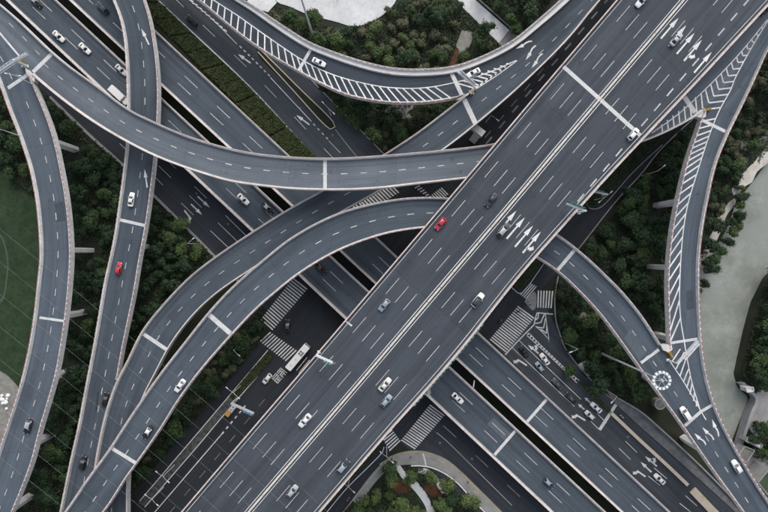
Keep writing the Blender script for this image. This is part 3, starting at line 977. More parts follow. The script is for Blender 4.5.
dashes(E_, rE, (583.4, 274.8), 2.1, 6.0, .25, span=((540, 245), (688, 420)))
dashes(E_, rE, (724.8, 467), 2.1, 6.0, .25, span=((700, 440), (800, 590)))
joint(B_, rB, (325, 160), (325, 189), 1.1)
line_px(B_, rB, [(-20, 9), (-6, 25), (0, 33), (10, 45), (19, 55.5)], .55)
joint(B_, rB, (51.5, 54), (33, 72), 1.2)
joint(I_, rI, (28, 74.5), (8, 88), 1.1)
joint(I_, rI, (39.5, 317.6), (66, 321.3), .8)
joint(C_, rC, (120, 219.8), (147, 226), 1.0)
joint(D_, rD, (143.5, 334), (168, 350.5), 1.2)
joint(D_, rD, (464, 99), (475.5, 123.5), 1.6)
joint(E_, rE, (208.6, 314.3), (230.3, 333.4), 1.5)
joint(E_, rE, (112.5, 448.7), (135.6, 463), 1.1)
joint(E_, rE, (575.5, 247.6), (557, 269.5), 1.6)
joint(E_, rE, (658.5, 349), (640.5, 362.3), 1.4)
joint(E_, rE, (701.5, 411), (684.8, 425.6), 1.1)
joint(F_, rF, (311.2, 48.5), (298.5, 70.8), 1.0)
joint(F_, rF, (451, 72), (462.5, 96.5), 1.3)
joint(G_, rG, (725.3, 131.4), (698, 118), 1.0)
joint(G_, rG, (697.5, 338.6), (669.5, 343), 1.0)
joint(G_, rG, (712.5, 404.6), (701.5, 411), 1.1)
joint(B_, rB, (684.5, 97), (695, 112.5), 1.5)
arrow(C_, rC, (149, 44.5), (141.4, 28.6), 'straight', 1.0)
arrow(C_, rC, (147.2, 187.5), (144.6, 169), 'straight', 1.0)
arrow(F_, rF, (532, 41), (515.9, 48.6), 'bend', 1.0)
arrow(F_, rF, (535.8, 45.4), (525.6, 60), 'bend', 1.0)
arrow(D_, rD, (542.6, 53.5), (531.6, 68), 'bend', 1.0)
arrow(E_, rE, (706, 445), (694.4, 433.3), 'bend', 1.0)
arrow(E_, rE, (713.8, 440), (702.2, 427.2), 'bend', 1.0)
arrow(G_, rG, (718.6, 436.5), (712, 419.3), 'bend', 1.0)

# gores
gF = [(175, -28), (195, -13), (213.7, 0), (237, 15), (256, 28.5), (277.8, 43.7), (304.7, 61.3), (331.6, 74), (360, 82.3), (384, 86.8), (410, 88.3), (426, 87.5), (439.4, 85.6), (468, 79), (493.2, 70.6), (516.5, 60.2)]
line_px(F_, rF, gF, .32)
gF2 = [(166, -18), (182, -10), (200, 2), (222, 20.5), (257, 47.5), (298.5, 70), (324, 83.5), (349, 94.2), (384, 100.8), (409, 101.8), (434, 100.2), (455, 96.8)]
line_px(F_, rF, gF2, .25)
hA, hB = resample(catmull(gF[:14]), 400), resample(catmull(gF2), 400)
for i in range(38):
    t = .02 + .925 * i / 38
    e = t + .012 + .088 * t
    if e < .995:
        bar_px(F_, rF, 'hatch_stripe', hA[int(t * 399)], hB[int(e * 399)], .42)
for i in range(9):
    t = i / 8.6
    up = np.array([456 + 54 * t, 82.8 - 20.6 * t]); ap = np.array([474 + 39 * t, 88 - 26.3 * t]); lo_ = np.array([470.5 + 42 * t, 91.8 - 29.3 * t])
    bar_px(F_, rF, 'hatch_stripe', up, ap, .42); bar_px(F_, rF, 'hatch_stripe', ap, lo_, .42)
line_px(D_, rD, [(470, 92.5), (477, 88.2), (497, 75.2), (517, 60.7)], .25)

gGr = [(768, 20.5), (750.9, 48.7), (734, 80.6), (731.6, 87.7), (719, 111), (708.9, 136.4), (698, 170), (687.9, 204), (683.7, 227.4), (681, 256), (679.5, 300), (681, 321.8), (684, 340), (687, 358), (692, 382.6), (700, 410)]
line_px(G_, rG, gGr, .32)
gGl = [(767.5, 19.5), (740.8, 52), (710.6, 84), (678.6, 113.7), (651.8, 133)]
line_px(B_, rB, gGl, .3)
gGe = [(703, 113), (698.5, 129), (692.5, 145), (687, 163), (682.8, 180), (678.3, 200), (673, 229), (669.8, 254), (668.4, 280), (668.8, 306), (670, 328), (670, 343)]
def yat(pts, y):
    q = catmull(pts); o_ = np.argsort(q[:, 1])
    return float(np.interp(y, q[o_, 1], q[o_, 0]))
for yl, yr in ((121.5, 118.5), (128.5, 124.5), (136, 130.5), (143, 136), (148.5, 141.5), (154.5, 147), (161, 152), (168.5, 157.5), (176, 165), (184, 174.5), (194, 184), (205, 193), (217.5, 203), (230, 213.5), (243, 225), (256, 237), (268, 250), (281, 262), (296, 274), (312.5, 286), (331, 300), (342, 318)):
    bar_px(G_, rG, 'hatch_stripe', (yat(gGe, yl), yl), (yat(gGr, yr), yr), .45)
def ray_hit(p, dv_, pts, far=60):
    q = catmull(pts)
    p = np.array(p, float); dv_ = np.array(dv_, float) / np.linalg.norm(dv_)
    side_ = lambda x: min(range(len(q) - 1), key=lambda k: np.linalg.norm((q[k] + q[k + 1]) / 2 - x))
    def sg(x):
        k = side_(x); e = q[k + 1] - q[k]; r = x - q[k]
        return np.sign(e[0] * r[1] - e[1] * r[0])
    s0 = sg(p)
    t = 0.0
    while t < far:
        if sg(p + dv_ * t) != s0: return p + dv_ * t
        t += .15
    return None
for i in range(13):                 # chevrons narrowing to the north-east
    t = i / 13.0
    ap = np.array([704 + 63 * t, 109.5 - 87.5 * t])
    l_, r_e = ray_hit(ap, (-.26, -1), gGl), ray_hit(ap, (1, -.12), gGr)
    if l_ is not None and i: bar_px(B_, rB, 'hatch_stripe', l_, ap, .42)
    if r_e is not None: bar_px(G_, rG, 'hatch_stripe', ap, r_e, .42)
low = [(640, 141), (660, 133.2), (682, 122.3), (700, 110.5), (704, 109)]
for i in range(8):                  # upright stripes on the branch that dives under the broad viaduct
    t = i / 8.0
    l_ = np.array([701 - 45 * t, 92.5 + 36.5 * t])
    e_ = ray_hit(l_ + np.array([.3, 1.5]), (.09, 1), low)
    if e_ is not None: bar_px(B_, rB, 'hatch_stripe', l_, e_, .42)
line_px(E_, rE, [(669, 360), (685, 384), (700.5, 410.5), (706, 420)], .3)
for p, q in (((672, 361.6), (680.3, 349)), ((676, 369), (684.3, 352)), ((680, 376), (686, 358.5)), ((683.3, 382.3), (688.5, 369)), ((686.7, 388), (690.2, 376)), ((690, 394.4), (692, 383.5)), ((693.4, 401), (694.6, 392)), ((696.3, 406.5), (697, 400))):
    bar_px(G_, rG, 'hatch_stripe', p, q, .42)

# noses: concrete islands at the tips of the gores
def nose(rb, root, px, h=.9):
    u, f = rb.loc(*px[0])
    z = rb.P(u, f).z
    b = MB(); b.poly_prism([tuple(at(x, y, z).xy) for x, y in px], z - 1.0, z + h)
    return b.build('gore_nose', M['fascia'], root)
nose(B_, rB, [(27, 69), (30, 70.5), (37, 78.5), (36, 83), (32.5, 79), (28, 74)])
nose(D_, rD, [(471, 92), (468, 95.5), (460, 100.5), (456, 100), (463, 96)])
nose(G_, rG, [(698.5, 110.5), (704.5, 112), (704, 117.5), (700.5, 119), (693, 116.5), (690.5, 117.5)])
nose(G_, rG, [(659.5, 345), (664, 344), (670, 344.5), (671, 349), (667, 351.5), (662, 350)])

# drainage walkway with kerb on the outside of the hatched ramp
F_.edge_strip('walkway', 'L', [(.3, -.02), (.3, .28), (1.75, .28), (1.75, -.02)], M['concrete'], rF, 0.0, F_.length)
F_.edge_strip('inner_kerb', 'L', [(1.76, -.02), (1.80, .8), (2.0, .8), (2.15, -.02)], M['fascia'], rF, 0.0, F_.length)
# green planting boxes hung outside the broad viaduct
def planters(side, p, q):
    u0, u1 = sorted((A.loc(*p)[0], A.loc(*q)[0]))
    A.edge_strip('planter_row', side, [(-.62, .35), (-.62, .9), (-.16, .9), (-.16, .35)], M['planter'], rA, u0, u1, seg=(1.0, .45))['kind'] = 'stuff'
M['planter'] = mottled('planter', (0.05, 0.13, 0.10), (0.14, 0.24, 0.19), 1.4, fine=4, bumps=0)
planters('R', (412, 404), (482, 322))

# ------------------------------------------------------------------ paint on the streets
Xr, S1r, S2r = RB['X'], RB['S1'], RB['S2']
for (x, y) in ((194.4, 186.3), (189.3, 195.5), (181.4, 203)):
    dashes(S1r, st1, (x, y), 6.0, 15.0, .2, span=((60, 50), (205, 218)))
for p, q in (((225.4, 215.3), (248, 237.5)), ((218, 222.7), (241, 245)), ((210.3, 230.5), (233, 252))):
    line_px(S1r, st1, [p, ((p[0] + q[0]) / 2, (p[1] + q[1]) / 2), q], .18, 'lane_line')
arrow(S1r, st1, (197.7, 196.4), (209.7, 207.5), 'straight', 1.1)
arrow(S1r, st1, (191, 204), (202, 214.8), 'straight', 1.1)
arrow(S1r, st1, (184.3, 210.3), (193.2, 221.5), 'right', 1.1)
dashes(S1r, st1, (443.6, 426), 6.0, 15.3, .2, span=((440, 424), (560, 540)), mat='faint_line')
line_px(S1r, st1, [(436.5, 432.5), (446, 440.5), (470, 464), (512, 505.5)], .22, 'edge_line', 'faint_line')
dashes(S2r, st2, (202.8, 25), 6.0, 15.2, .2, span=((160, -20), (335, 165)))
line_px(S2r, st2, [(270.5, 77.5), (290, 98.5), (311.4, 121.3)], .25, 'lane_line')
dashes(S2r, st2, (239.7, 46), 1.0, 2.0, .42, span=((238, 44), (270, 76)), name='block_dash')
dashes(S2r, st2, (313.2, 123.6), 1.0, 2.2, .42, span=((313, 123), (328, 139)), name='block_dash')
line_px(S2r, st2, [(335, 129), (345, 142), (357, 157)], .2, 'edge_line', 'faint_line')
dashes(S2r, st2, (328.6, 140.6), 6.0, 15.0, .2, span=((326, 138), (345, 160)))
for i in range(9):
    t = i / 9
    bar_px(S2r, st2, 'hatch_stripe', (188 + 40 * t, -1 + 34 * t), (193.5 + 37.5 * t, 1.5 + 33.5 * t), .4)
line_px(S2r, st2, [(186, -3), (210, 17), (237, 44)], .2, 'gore_line')
arrow(S2r, st2, (250.6, 63), (238, 54), 'straight', 1.1)
arrow(S2r, st2, (309.4, 124.6), (296.3, 115), 'straight', 1.1)
arrow(S2r, st2, (526.8, 365.5), (514.8, 357.6), 'left', 1.1)
arrow(S2r, st2, (538.5, 353.4), (528, 345), 'straight_right', 1.1)
arrow(S2r, st2, (585.3, 420.6), (573, 412.8), 'left', 1.1)
arrow(S2r, st2, (584.4, 409.5), (578, 404), 'straight', 1.0)
arrow(S2r, st2, (590.6, 402.8), (584.6, 397.6), 'straight', 1.0)
arrow(S2r, st2, (656.8, 466.3), (645, 456.2), 'straight_right', 1.1)
arrow(S2r, st2, (651.4, 472.2), (640.6, 462), 'straight', 1.1)
arrow(S2r, st2, (645.5, 476.8), (634.5, 469), 'left', 1.1)
for p, q in (((519, 340.5), (581, 399.5)), ((512, 347.5), (574.5, 406.5))):
    line_px(S2r, st2, [p, ((p[0] + q[0]) / 2, (p[1] + q[1]) / 2), q], .2, 'lane_line')
for p, q in (((590.5, 421), (599, 429.5)), ((597, 413.5), (606.5, 423)), ((619, 448.3), (630.5, 459.6)), ((625.4, 441.2), (637, 452.6)),
             ((648, 476), (660, 485.5)), ((654, 468), (667, 479)), ((679.5, 503.3), (690.5, 512)), ((685.4, 495.7), (697, 506))):
    line_px(S2r, st2, [p, ((p[0] + q[0]) / 2, (p[1] + q[1]) / 2), q], .2, 'lane_dash')
bar_px(S2r, st2, 'deck_joint', (616, 404.5), (599.5, 430), 1.1, 'joint', n=4)
# ladder line and stop lines at the junction
for dx, dy in ((0, 0), (2.3, -2.3)):
    line_px(S2r, st2, [(526.8 + dx, 335.5 + dy), (552, 358.5 + dy + dx * .1), (577 + dx, 383 + dy)], .22, 'ladder_line')
for i in range(19):
    t = i / 19
    p = (527.5 + 50 * t, 334.8 + 47.5 * t)
    bar_px(S2r, st2, 'block_dash', p, (p[0] + 1.3, p[1] - 1.6), .5)
line_px(S2r, st2, [(505, 355), (517, 342), (534, 324.8)], .4, 'stop_line')
line_px(S2r, st2, [(534, 324.8), (535.5, 318), (537, 312.8)], .35, 'stop_line')
line_px(S2r, st2, [(537, 312.8), (544, 313.4), (553, 314.2)], .4, 'stop_line')
for i, (a_, s_, e_) in enumerate((((535.5, 320), (538, 318), (538.5, 313)), ((535, 323.5), (540.8, 322.5), (544.6, 313.6)), ((536, 327), (543.6, 328), (545.4, 318.5)), ((540.5, 329), (546.5, 333.5), (546.8, 325)))):
    bar_px(S2r, st2, 'hatch_stripe', a_, s_, .4); bar_px(S2r, st2, 'hatch_stripe', s_, e_, .4)
line_px(S2r, st2, [(545.2, 313.5), (547, 326), (549, 339.5)], .25, 'gore_line')
line_px(S2r, st2, [(535.5, 326), (542, 332), (549, 339.5)], .25, 'gore_line')
line_px(S2r, st2, [(606, 394), (640, 425.5), (662, 445), (700, 479), (737, 513)], .22, 'kerb_line', 'yellow_line')

# cross street
line_px(Xr, stx, [(130, 541), (155, 512), (221.5, 434.5)], .3, 'lane_line', 'white_line')
dashes(Xr, stx, (221.8, 434.2), 1.1, 2.4, .45, span=((221, 435), (246, 406)), name='block_dash', mat='white_line')
dashes(Xr, stx, (184.3, 495.7), 3.2, 8.2, .22, span=((130, 560), (266, 400)), mat='amber_line')
for (x, y) in ((591, 18.5), (486.5, 144), (498, 122)):
    dashes(Xr, stx, (x, y), 3.2, 7.2, .2, span=((470, 165), (640, -40)), mat='faint_line')
for p, q in (((296.4, 370.5), (307, 357.5)), ((299, 373), (309.5, 360))):
    bar_px(Xr, stx, 'lane_line', p, q, .25)
bar_px(Xr, stx, 'stop_line', (380, 465), (391.5, 456.5), .5)
def zebra(p0, p1, q0, q1, n, duty=.5):
    z = .165
    for i in range(n):
        t0, t1 = (i + .25) / n, (i + .25 + duty) / n
        v = []
        for t, a, e in ((t0, p0, p1), (t1, p0, p1), (t1, q0, q1), (t0, q0, q1)):
            v.append(at(a[0] + (e[0] - a[0]) * t, a[1] + (e[1] - a[1]) * t, z))
        fix_up(obj('zebra_stripe', v, [(0, 1, 2, 3)], M['white_line'], stx))
zebra((293.8, 277.3), (260.2, 320.2), (308, 288.2), (272, 331), 19)
zebra((259, 341), (286.5, 361.8), (269.4, 331.5), (297.5, 351.0), 12, .45)
zebra((489.2, 340), (518.5, 305.5), (505.5, 353), (535, 317.5), 18)
zebra((537, 290.5), (554, 291), (536.6, 307.5), (552.3, 308.3), 6)
zebra((519.4, 294.3), (526.6, 299.5), (530, 282.5), (537.4, 286.8), 4)
zebra((430.5, 404), (400.5, 441), (445, 414.8), (414.5, 450), 18)
zebra((352, 207), (391, 183), (361, 216), (400, 192), 15, .5)
zebra((431, 195), (442, 187), (438, 202), (449, 194), 6, .45)
for i in range(6):
    bar_px(S2r, st2, 'hatch_stripe', (415 + 2.6 * i, 188 + 1.9 * i), (420 + 2.2 * i, 185.5 + 2.2 * i), .45)
zebra((381.5, 436.5), (390.2, 452), (391.5, 429), (401, 441.5), 6)
# painted lettering on the lanes beside the bus: worn strokes, unreadable from this height
def road_glyph(px, py, seed):
    r_ = random.Random(seed)
    u, f = Xr.loc(px, py)
    a = Xr.tan(u)
    c = Xr.P(u, f, .02)
    ax, sd = Vector((math.cos(a), math.sin(a), 0)), Vector((-math.sin(a), math.cos(a), 0))
    vs, fs = [], []
    strokes = [(-1.0, y, 1.0, y) for y in (-1.2, 0.1, 1.1)] + [(x, -1.3, x, 1.3) for x in (-.8, .05, .8)]
    for x0, y0, x1, y1 in r_.sample(strokes, 5):
        hx, hy = (0, .14) if y0 == y1 else (.14, 0)
        k = len(vs)
        for x, y in ((x0 - hx, y0 - hy), (x1 + hx, y0 - hy) if y0 == y1 else (x0 + hx, y0 - hy), (x1 + hx, y1 + hy), (x0 - hx, y1 + hy)):
            vs.append(c + sd * x * .8 + ax * y * .9)
        fs.append((k, k + 1, k + 2, k + 3))
    o = obj('road_lettering', vs, fs, M['white_line'], stx)
    for p in o.data.polygons:
        if p.normal.z < 0: p.flip()
for k, (x, y) in enumerate(((280.3, 371.3), (283.6, 373.8), (275.3, 377), (278.2, 379.8))):
    road_glyph(x, y, k + 3)

# repairs, skid marks and covers
M['patch'] = mottled('patch', (0.050, 0.060, 0.074), (0.066, 0.080, 0.098), .6, fine=3)
M['patch_pale'] = mottled('patch_pale', (0.085, 0.10, 0.12), (0.11, 0.13, 0.15), .6, fine=3)
M['iron'] = mottled('iron', (0.10, 0.10, 0.10), (0.2, 0.2, 0.2), 2, fine=6)
for key, root, x, y, ln, wd, mt in (('E', rE, 635, 345, 9, 3.4, 'patch_pale'), ('A', rA, 330, 480, 12, 3.2, 'patch'), ('A', rA, 560, 150, 8, 3.3, 'patch'), ('I', rI, 60, 212, 6, 2.8, 'patch'),
                                    ('V1', rV1, 500, 430, 9, 3.2, 'patch_pale'), ('V2', rV2, 590, 455, 7, 3.0, 'patch'), ('D', rD, 176, 312, 6, 3.0, 'patch'), ('C', rC, 116, 300, 7, .5, 'patch'),
                                    ('G', rG, 690, 300, 6, 2.4, 'patch')):
    u, f = RB[key].loc(x, y)
    strip_mark(RB[key], root, 'repair_patch', u - ln / 2, u + ln / 2, f, None, width=wd, mat=mt, dz=.014)
bar_px(C_, rC, 'skid_mark', (98.3, 392), (96, 411), .45, 'tyre_mark', .012)
for rb, root, x, y in ((S2r, st2, 300, 108), (S1r, st1, 228, 224), (S1r, st1, 196.5, 193.5), (S2r, st2, 549, 341), (S2r, st2, 560, 327), (S1r, st1, 440, 443), (S1r, st1, 472, 459), (S2r, st2, 332.5, 135), (Xr, stx, 560, 262), (S2r, st2, 628, 437)):
    p = rb.at(x, y, .012)
    n_ = 12
    o = obj('manhole_cover', [(p.x + .42 * math.cos(2 * math.pi * k / n_), p.y + .42 * math.sin(2 * math.pi * k / n_), p.z + .004) for k in range(n_)], [tuple(range(n_))], M['iron'], root)
    fix_up(o)

# ------------------------------------------------------------------ pavements, kerbs, medians
def wall_line(name, px, wdt, z0, z1, mat, parent=None, kind=None, closed=False):
    C = resample(catmull(px), max(4, len(px) * 5))
    g = [at(x, y, max(z0, 0)) for x, y in C]
    vs = []
    for i, p in enumerate(g):
        t = g[min(i + 1, len(g) - 1)] - g[max(i - 1, 0)]
        s = Vector((-t.y, t.x, 0)).normalized() * wdt / 2
        vs += [(p.x - s.x, p.y - s.y, z0), (p.x - s.x, p.y - s.y, z1), (p.x + s.x, p.y + s.y, z1), (p.x + s.x, p.y + s.y, z0)]
    fs = []
    for i in range(len(g) - 1):
        for k in range(4):
            fs.append((4 * i + k, 4 * i + (k + 1) % 4, 4 * i + 4 + (k + 1) % 4, 4 * i + 4 + k))
    n = len(g) - 1
    fs += [(3, 2, 1, 0), (4 * n, 4 * n + 1, 4 * n + 2, 4 * n + 3)]
    o = obj(name, vs, fs, M[mat], parent)
    bm = bmesh.new(); bm.from_mesh(o.data); bmesh.ops.recalc_face_normals(bm, faces=bm.faces); bm.to_mesh(o.data); bm.free()
    if kind: o['kind'] = kind
    return o

side = sheet('sidewalk', [(352, 500), (372, 474), (384, 461.5), (393, 455.5), (404, 452), (417.6, 450.8), (431, 453), (447, 460), (460, 470.5), (475, 485), (490, 500), (505, 515), (530, 540), (508, 540), (488, 514), (473, 499), (458, 482), (446, 473), (432, 466.5), (420, 464.6), (409, 464.8), (399, 465.5), (388, 470), (374, 484), (358, 504)], .27, 'paving_grey', thick=.27)
wall_line('tactile_strip', [(396, 455.3), (406, 452.8), (418, 451.8), (431, 454), (446.5, 461), (459, 471.4), (474, 486), (489, 501), (512, 524)], .35, .2, .29, 'yellow_line', side)
wall_line('tactile_strip', [(425, 457.5), (434, 460), (444, 465.5), (450, 470)], .3, .2, .29, 'amber_line', side)
wall_line('kerb', [(411, 465.6), (420, 465.4), (432, 467.5), (446, 474), (458, 483.2), (473, 500), (490, 517)], .4, .0, .5, 'concrete', side)
wall_line('cross_band', [(423, 453.5), (424.5, 459), (426, 465)], .4, .2, .285, 'concrete', side)
isl = sheet('traffic_island', [(524.5, 301.5), (529, 296), (534.5, 291.5), (536, 295), (536, 306), (533, 310.5), (529, 307)], .27, 'paving_grey', thick=.25)
side2 = sheet('river_sidewalk', [(607, 391.5), (616, 396.5), (640, 411), (657, 425.5), (700, 465.5), (745, 512), (770, 540), (758, 540), (737, 513.5), (700, 480), (662, 446), (640, 426.5), (612, 400.5)], .30, 'walk_grey', thick=.3, smooth_edge=False)
wall_line('river_wall', [(616, 397), (640, 411.4), (657, 426), (700, 466), (745, 512.5), (768, 538)], .5, -3.5, 1.1, 'concrete_grey', side2)
wall_line('kerb', [(140, 500.8), (191, 441), (232, 392.7), (256, 364.4), (268, 350)], .3, .0, .32, 'concrete', stx)
wall_line('kerb', [(145, 507), (203, 440), (215, 425.5), (236, 401), (258, 376)], .3, .0, .30, 'concrete', stx)
sheet('median_paving', [(138, 503.5), (191, 441.5), (229, 396), (235, 402), (203, 440), (146, 507)], .22, 'old_paving', thick=.2, smooth_edge=False)
wall_line('kerb', [(322, 518), (345, 490), (384, 449.5), (384, 447)], .25, .0, .35, 'concrete', stx)
wall_line('kerb', [(336, 521), (360, 491), (376, 471.5), (386, 462)], .35, .0, .32, 'kerb', stx)
wall_line('kerb', [(662, 145), (633, 172), (602.7, 205.6), (597, 208.6), (590, 208.5), (586.5, 204), (586, 199)], .3, .0, .34, 'kerb', stx)
wall_line('kerb', [(700, 112), (660, 150), (640, 175), (616, 201), (579, 248), (570, 259)], .35, .0, .34, 'kerb', stx)
wall_line('kerb', [(545, 262), (520, 293.5), (514.5, 290), (510, 286)], .25, .0, .32, 'concrete', stx)
wall_line('kerb', [(558, 276), (555.5, 290), (554.5, 303), (556, 322), (559, 332), (564, 346), (575, 362), (588, 377), (604, 391)], .4, .0, .35, 'kerb', st2)
wall_line('kerb', [(50, 97), (94, 139), (121, 163), (155.7, 197), (212, 253.5), (250, 293)], .9, .0, .30, 'kerb', st1)
wall_line('kerb', [(100, -58), (158, 0), (249, 86), (315, 157.3), (370, 214)], .45, .0, .38, 'concrete', st2)
wall_line('kerb', [(206, -30), (240, 7), (262, 29), (320, 89), (374, 144), (400, 170)], .35, .0, .3, 'kerb', st2)
pl = sheet('planter_strip', [(256, 48), (264, 54.5), (297, 85.5), (335.5, 124), (335.5, 128), (331, 130), (327, 127), (291, 88), (260, 58)], .25, 'soil', thick=.2, smooth_edge=False)
wall_line('kerb', [(258, 52), (291, 88), (327, 127), (331.5, 129.6), (335, 127.5), (334.5, 124), (297, 86), (262, 51)], .35, .0, .42, 'cream', pl)
# the creamy road divider on the service street
dvr = empty('road_divider', tuple(at(665, 464)))
tag(dvr, 'cream concrete divider down the middle of the service street near the river', 'divider')
WORLD_ROOTS.append(dvr)
wall_line('divider_wall', [(611, 413), (640, 440.5), (665, 463.5), (687, 484.5)], 1.15, .05, .75, 'cream', dvr)
wall_line('divider_block', [(692, 489.5), (700, 498), (713, 511.5), (740, 538)], 2.7, .05, .6, 'cream', dvr)
# quay wall
qw = wall_line('quay_wall', [(742, 383), (747, 389), (755.5, 398), (750, 413), (743, 434), (735, 456), (726, 474)], 1.1, -4.2, .9, 'concrete_grey')
tag(qw, 'grey stone quay wall bending along the east bank of the river', 'quay wall')
# footpaths and beds in the park at the bottom
sheet('park_path', [(399, 464), (407, 474), (417, 482), (425, 492), (432, 505), (437, 520), (430, 520), (425, 506), (417, 494), (409, 485), (401, 477), (396, 466)], .12, 'paving')
sheet('park_path', [(419, 468), (427, 469), (438, 478), (446, 493), (443, 494), (434, 482), (424, 474), (418, 473)], .1, 'paving')
sheet('soil_bed', [(394, 474), (402, 481), (412, 489), (404, 493), (392, 490), (386, 480)], .09, 'red_soil')
sheet('soil_bed', [(425, 483), (435, 484), (443, 496), (432, 496), (424, 490)], .09, 'red_soil')
sheet('soil_bed', [(449, 66), (456, 47), (459, 50), (455, 68)], .09, 'red_soil')
sheet('dry_clearing', [(462, 30), (472, 32), (470, 45), (460, 54), (455, 50), (458, 40)], .06, 'rough_ground')
sheet('pale_pad', [(577, 365), (586, 361), (592, 368), (592, 373), (586, 377)], .1, 'paving')
sheet('pale_pad', [(578, 316), (584, 312), (587, 315), (583, 320)], .1, 'rough_ground')
sheet('pond', [(384, 112), (394, 113), (398, 118), (412, 117), (408, 112), (416, 106), (400, 103), (388, 108)], .08, 'paving_grey')

# ------------------------------------------------------------------ vegetation
def leaf_mesh(name, C, N, size, mat, seed=0):
    """many small leaf-clump faces: centres C, normals N, sizes"""
    r_ = np.random.default_rng(seed)
    n = len(C)
    N = N / np.maximum(np.linalg.norm(N, axis=1, keepdims=True), 1e-6)
    ref = r_.normal(size=(n, 3))
    T = np.cross(N, ref); T /= np.maximum(np.linalg.norm(T, axis=1, keepdims=True), 1e-6)
    Bt = np.cross(N, T)
    a = (size * r_.uniform(.75, 1.25, n))[:, None]
    b_ = a * r_.uniform(.45, .8, n)[:, None]
    V = np.stack([C - T * a, C - Bt * b_ + N * a * .12, C + T * a, C + Bt * b_ + N * a * .12], 1).reshape(-1, 3)
    me = bpy.data.meshes.new(name)
    me.vertices.add(4 * n); me.loops.add(4 * n); me.polygons.add(n)
    me.vertices.foreach_set('co', V.astype(np.float32).ravel())
    me.loops.foreach_set('vertex_index', np.arange(4 * n, dtype=np.int32))
    me.polygons.foreach_set('loop_start', np.arange(0, 4 * n, 4, dtype=np.int32))
    me.polygons.foreach_set('loop_total', np.full(n, 4, dtype=np.int32))
    me.materials.append(mat)
    me.update(calc_edges=True)
    return me

def crown_mesh(seed, rad, h0, h1, mat, leaves=1900, lobes=9, spread=.62, leaf=.30, pointy=False):
    r_ = np.random.default_rng(seed)
    cs, ns = [], []
    mid = (h0 + h1) / 2
    L_ = []
    for k in range(lobes):
        a = 2 * math.pi * (k * .381966 * 2.618 + r_.uniform(-.3, .3))
        rr = rad * spread * math.sqrt(r_.uniform(.03, 1)) * (1.0 + .35 * math.sin(a * 2 + seed))
        fz = r_.uniform(0, 1)
        if pointy: rr *= (1 - .7 * fz)
        z = h0 + (h1 - h0) * (.25 + .6 * fz * (1 - .45 * (rr / rad) ** 2))
        lr = rad * r_.uniform(.17, .44) * (.8 if pointy else 1)
        L_.append((np.array([rr * math.cos(a), rr * math.sin(a), z]), lr))
    L_.append((np.array([0, 0, h0 + (h1 - h0) * .62]), rad * .46))
    tot = sum(l[1] ** 2 for l in L_)
    for c, lr in L_:
        m = int(leaves * lr * lr / tot)
        dv_ = r_.normal(size=(m, 3)); dv_ /= np.linalg.norm(dv_, axis=1, keepdims=True)
        dv_[:, 2] = np.where(dv_[:, 2] < -.35, -dv_[:, 2], dv_[:, 2])
        sh = lr * np.where(r_.uniform(size=m) < .22, r_.uniform(1.0, 1.7, m), r_.uniform(.55, 1.06, m))
        p = c + dv_ * sh[:, None] * np.array([1, 1, .8])
        cs.append(p)
        ns.append(dv_ + r_.normal(size=(m, 3)) * .45 + np.array([0, 0, .35]))
    return leaf_mesh('crown', np.vstack(cs), np.vstack(ns), leaf, mat, seed)

def trunk_mesh(seed, h0, h1, rad):
    r_ = random.Random(seed)
    b = MB()
    b.tube((0, 0, -.3), (r_.uniform(-.15, .15), r_.uniform(-.15, .15), h0 + .4), .22, .15, 7)
    for k in range(5):
        a = 2 * math.pi * k / 5 + r_.uniform(-.4, .4)
        z0 = h0 * r_.uniform(.6, 1.0)
        b.tube((0, 0, z0), (math.cos(a) * rad * .55, math.sin(a) * rad * .55, z0 + (h1 - h0) * r_.uniform(.35, .6)), .10, .03, 5)
    b.tube((0, 0, h0), (0, 0, h0 + (h1 - h0) * .7), .14, .03, 6)
    return pymesh('trunk', b.v, b.f, M['bark'])

PROTO = {}
def proto(kind):
    if kind in PROTO: return PROTO[kind]
    lst = []
    spec = {'dark': ('leaf_dark', 2.7, 2.2, 7.0, 2500, 17, .26, False),
            'mid': ('leaf_mid', 2.8, 2.0, 6.5, 2500, 18, .26, False),
            'lite': ('leaf_lite', 2.6, 1.8, 5.6, 2400, 17, .25, False),
            'olive': ('leaf_olive', 1.7, .5, 3.4, 1500, 12, .22, False),
            'low': ('leaf_dark', 1.9, .6, 3.6, 1500, 11, .22, True)}[kind]
    for k in range(6):
        m, rad, h0, h1, n, lb, lf, pt = spec
        cm = crown_mesh(100 + k * 7 + len(PROTO) * 31, rad, h0, h1, M[m], n, lb, .80, lf, pt)
        tm = trunk_mesh(k + 5, h0, h1, rad)
        lst.append((cm, tm, rad, h1))
    PROTO[kind] = lst
    return lst

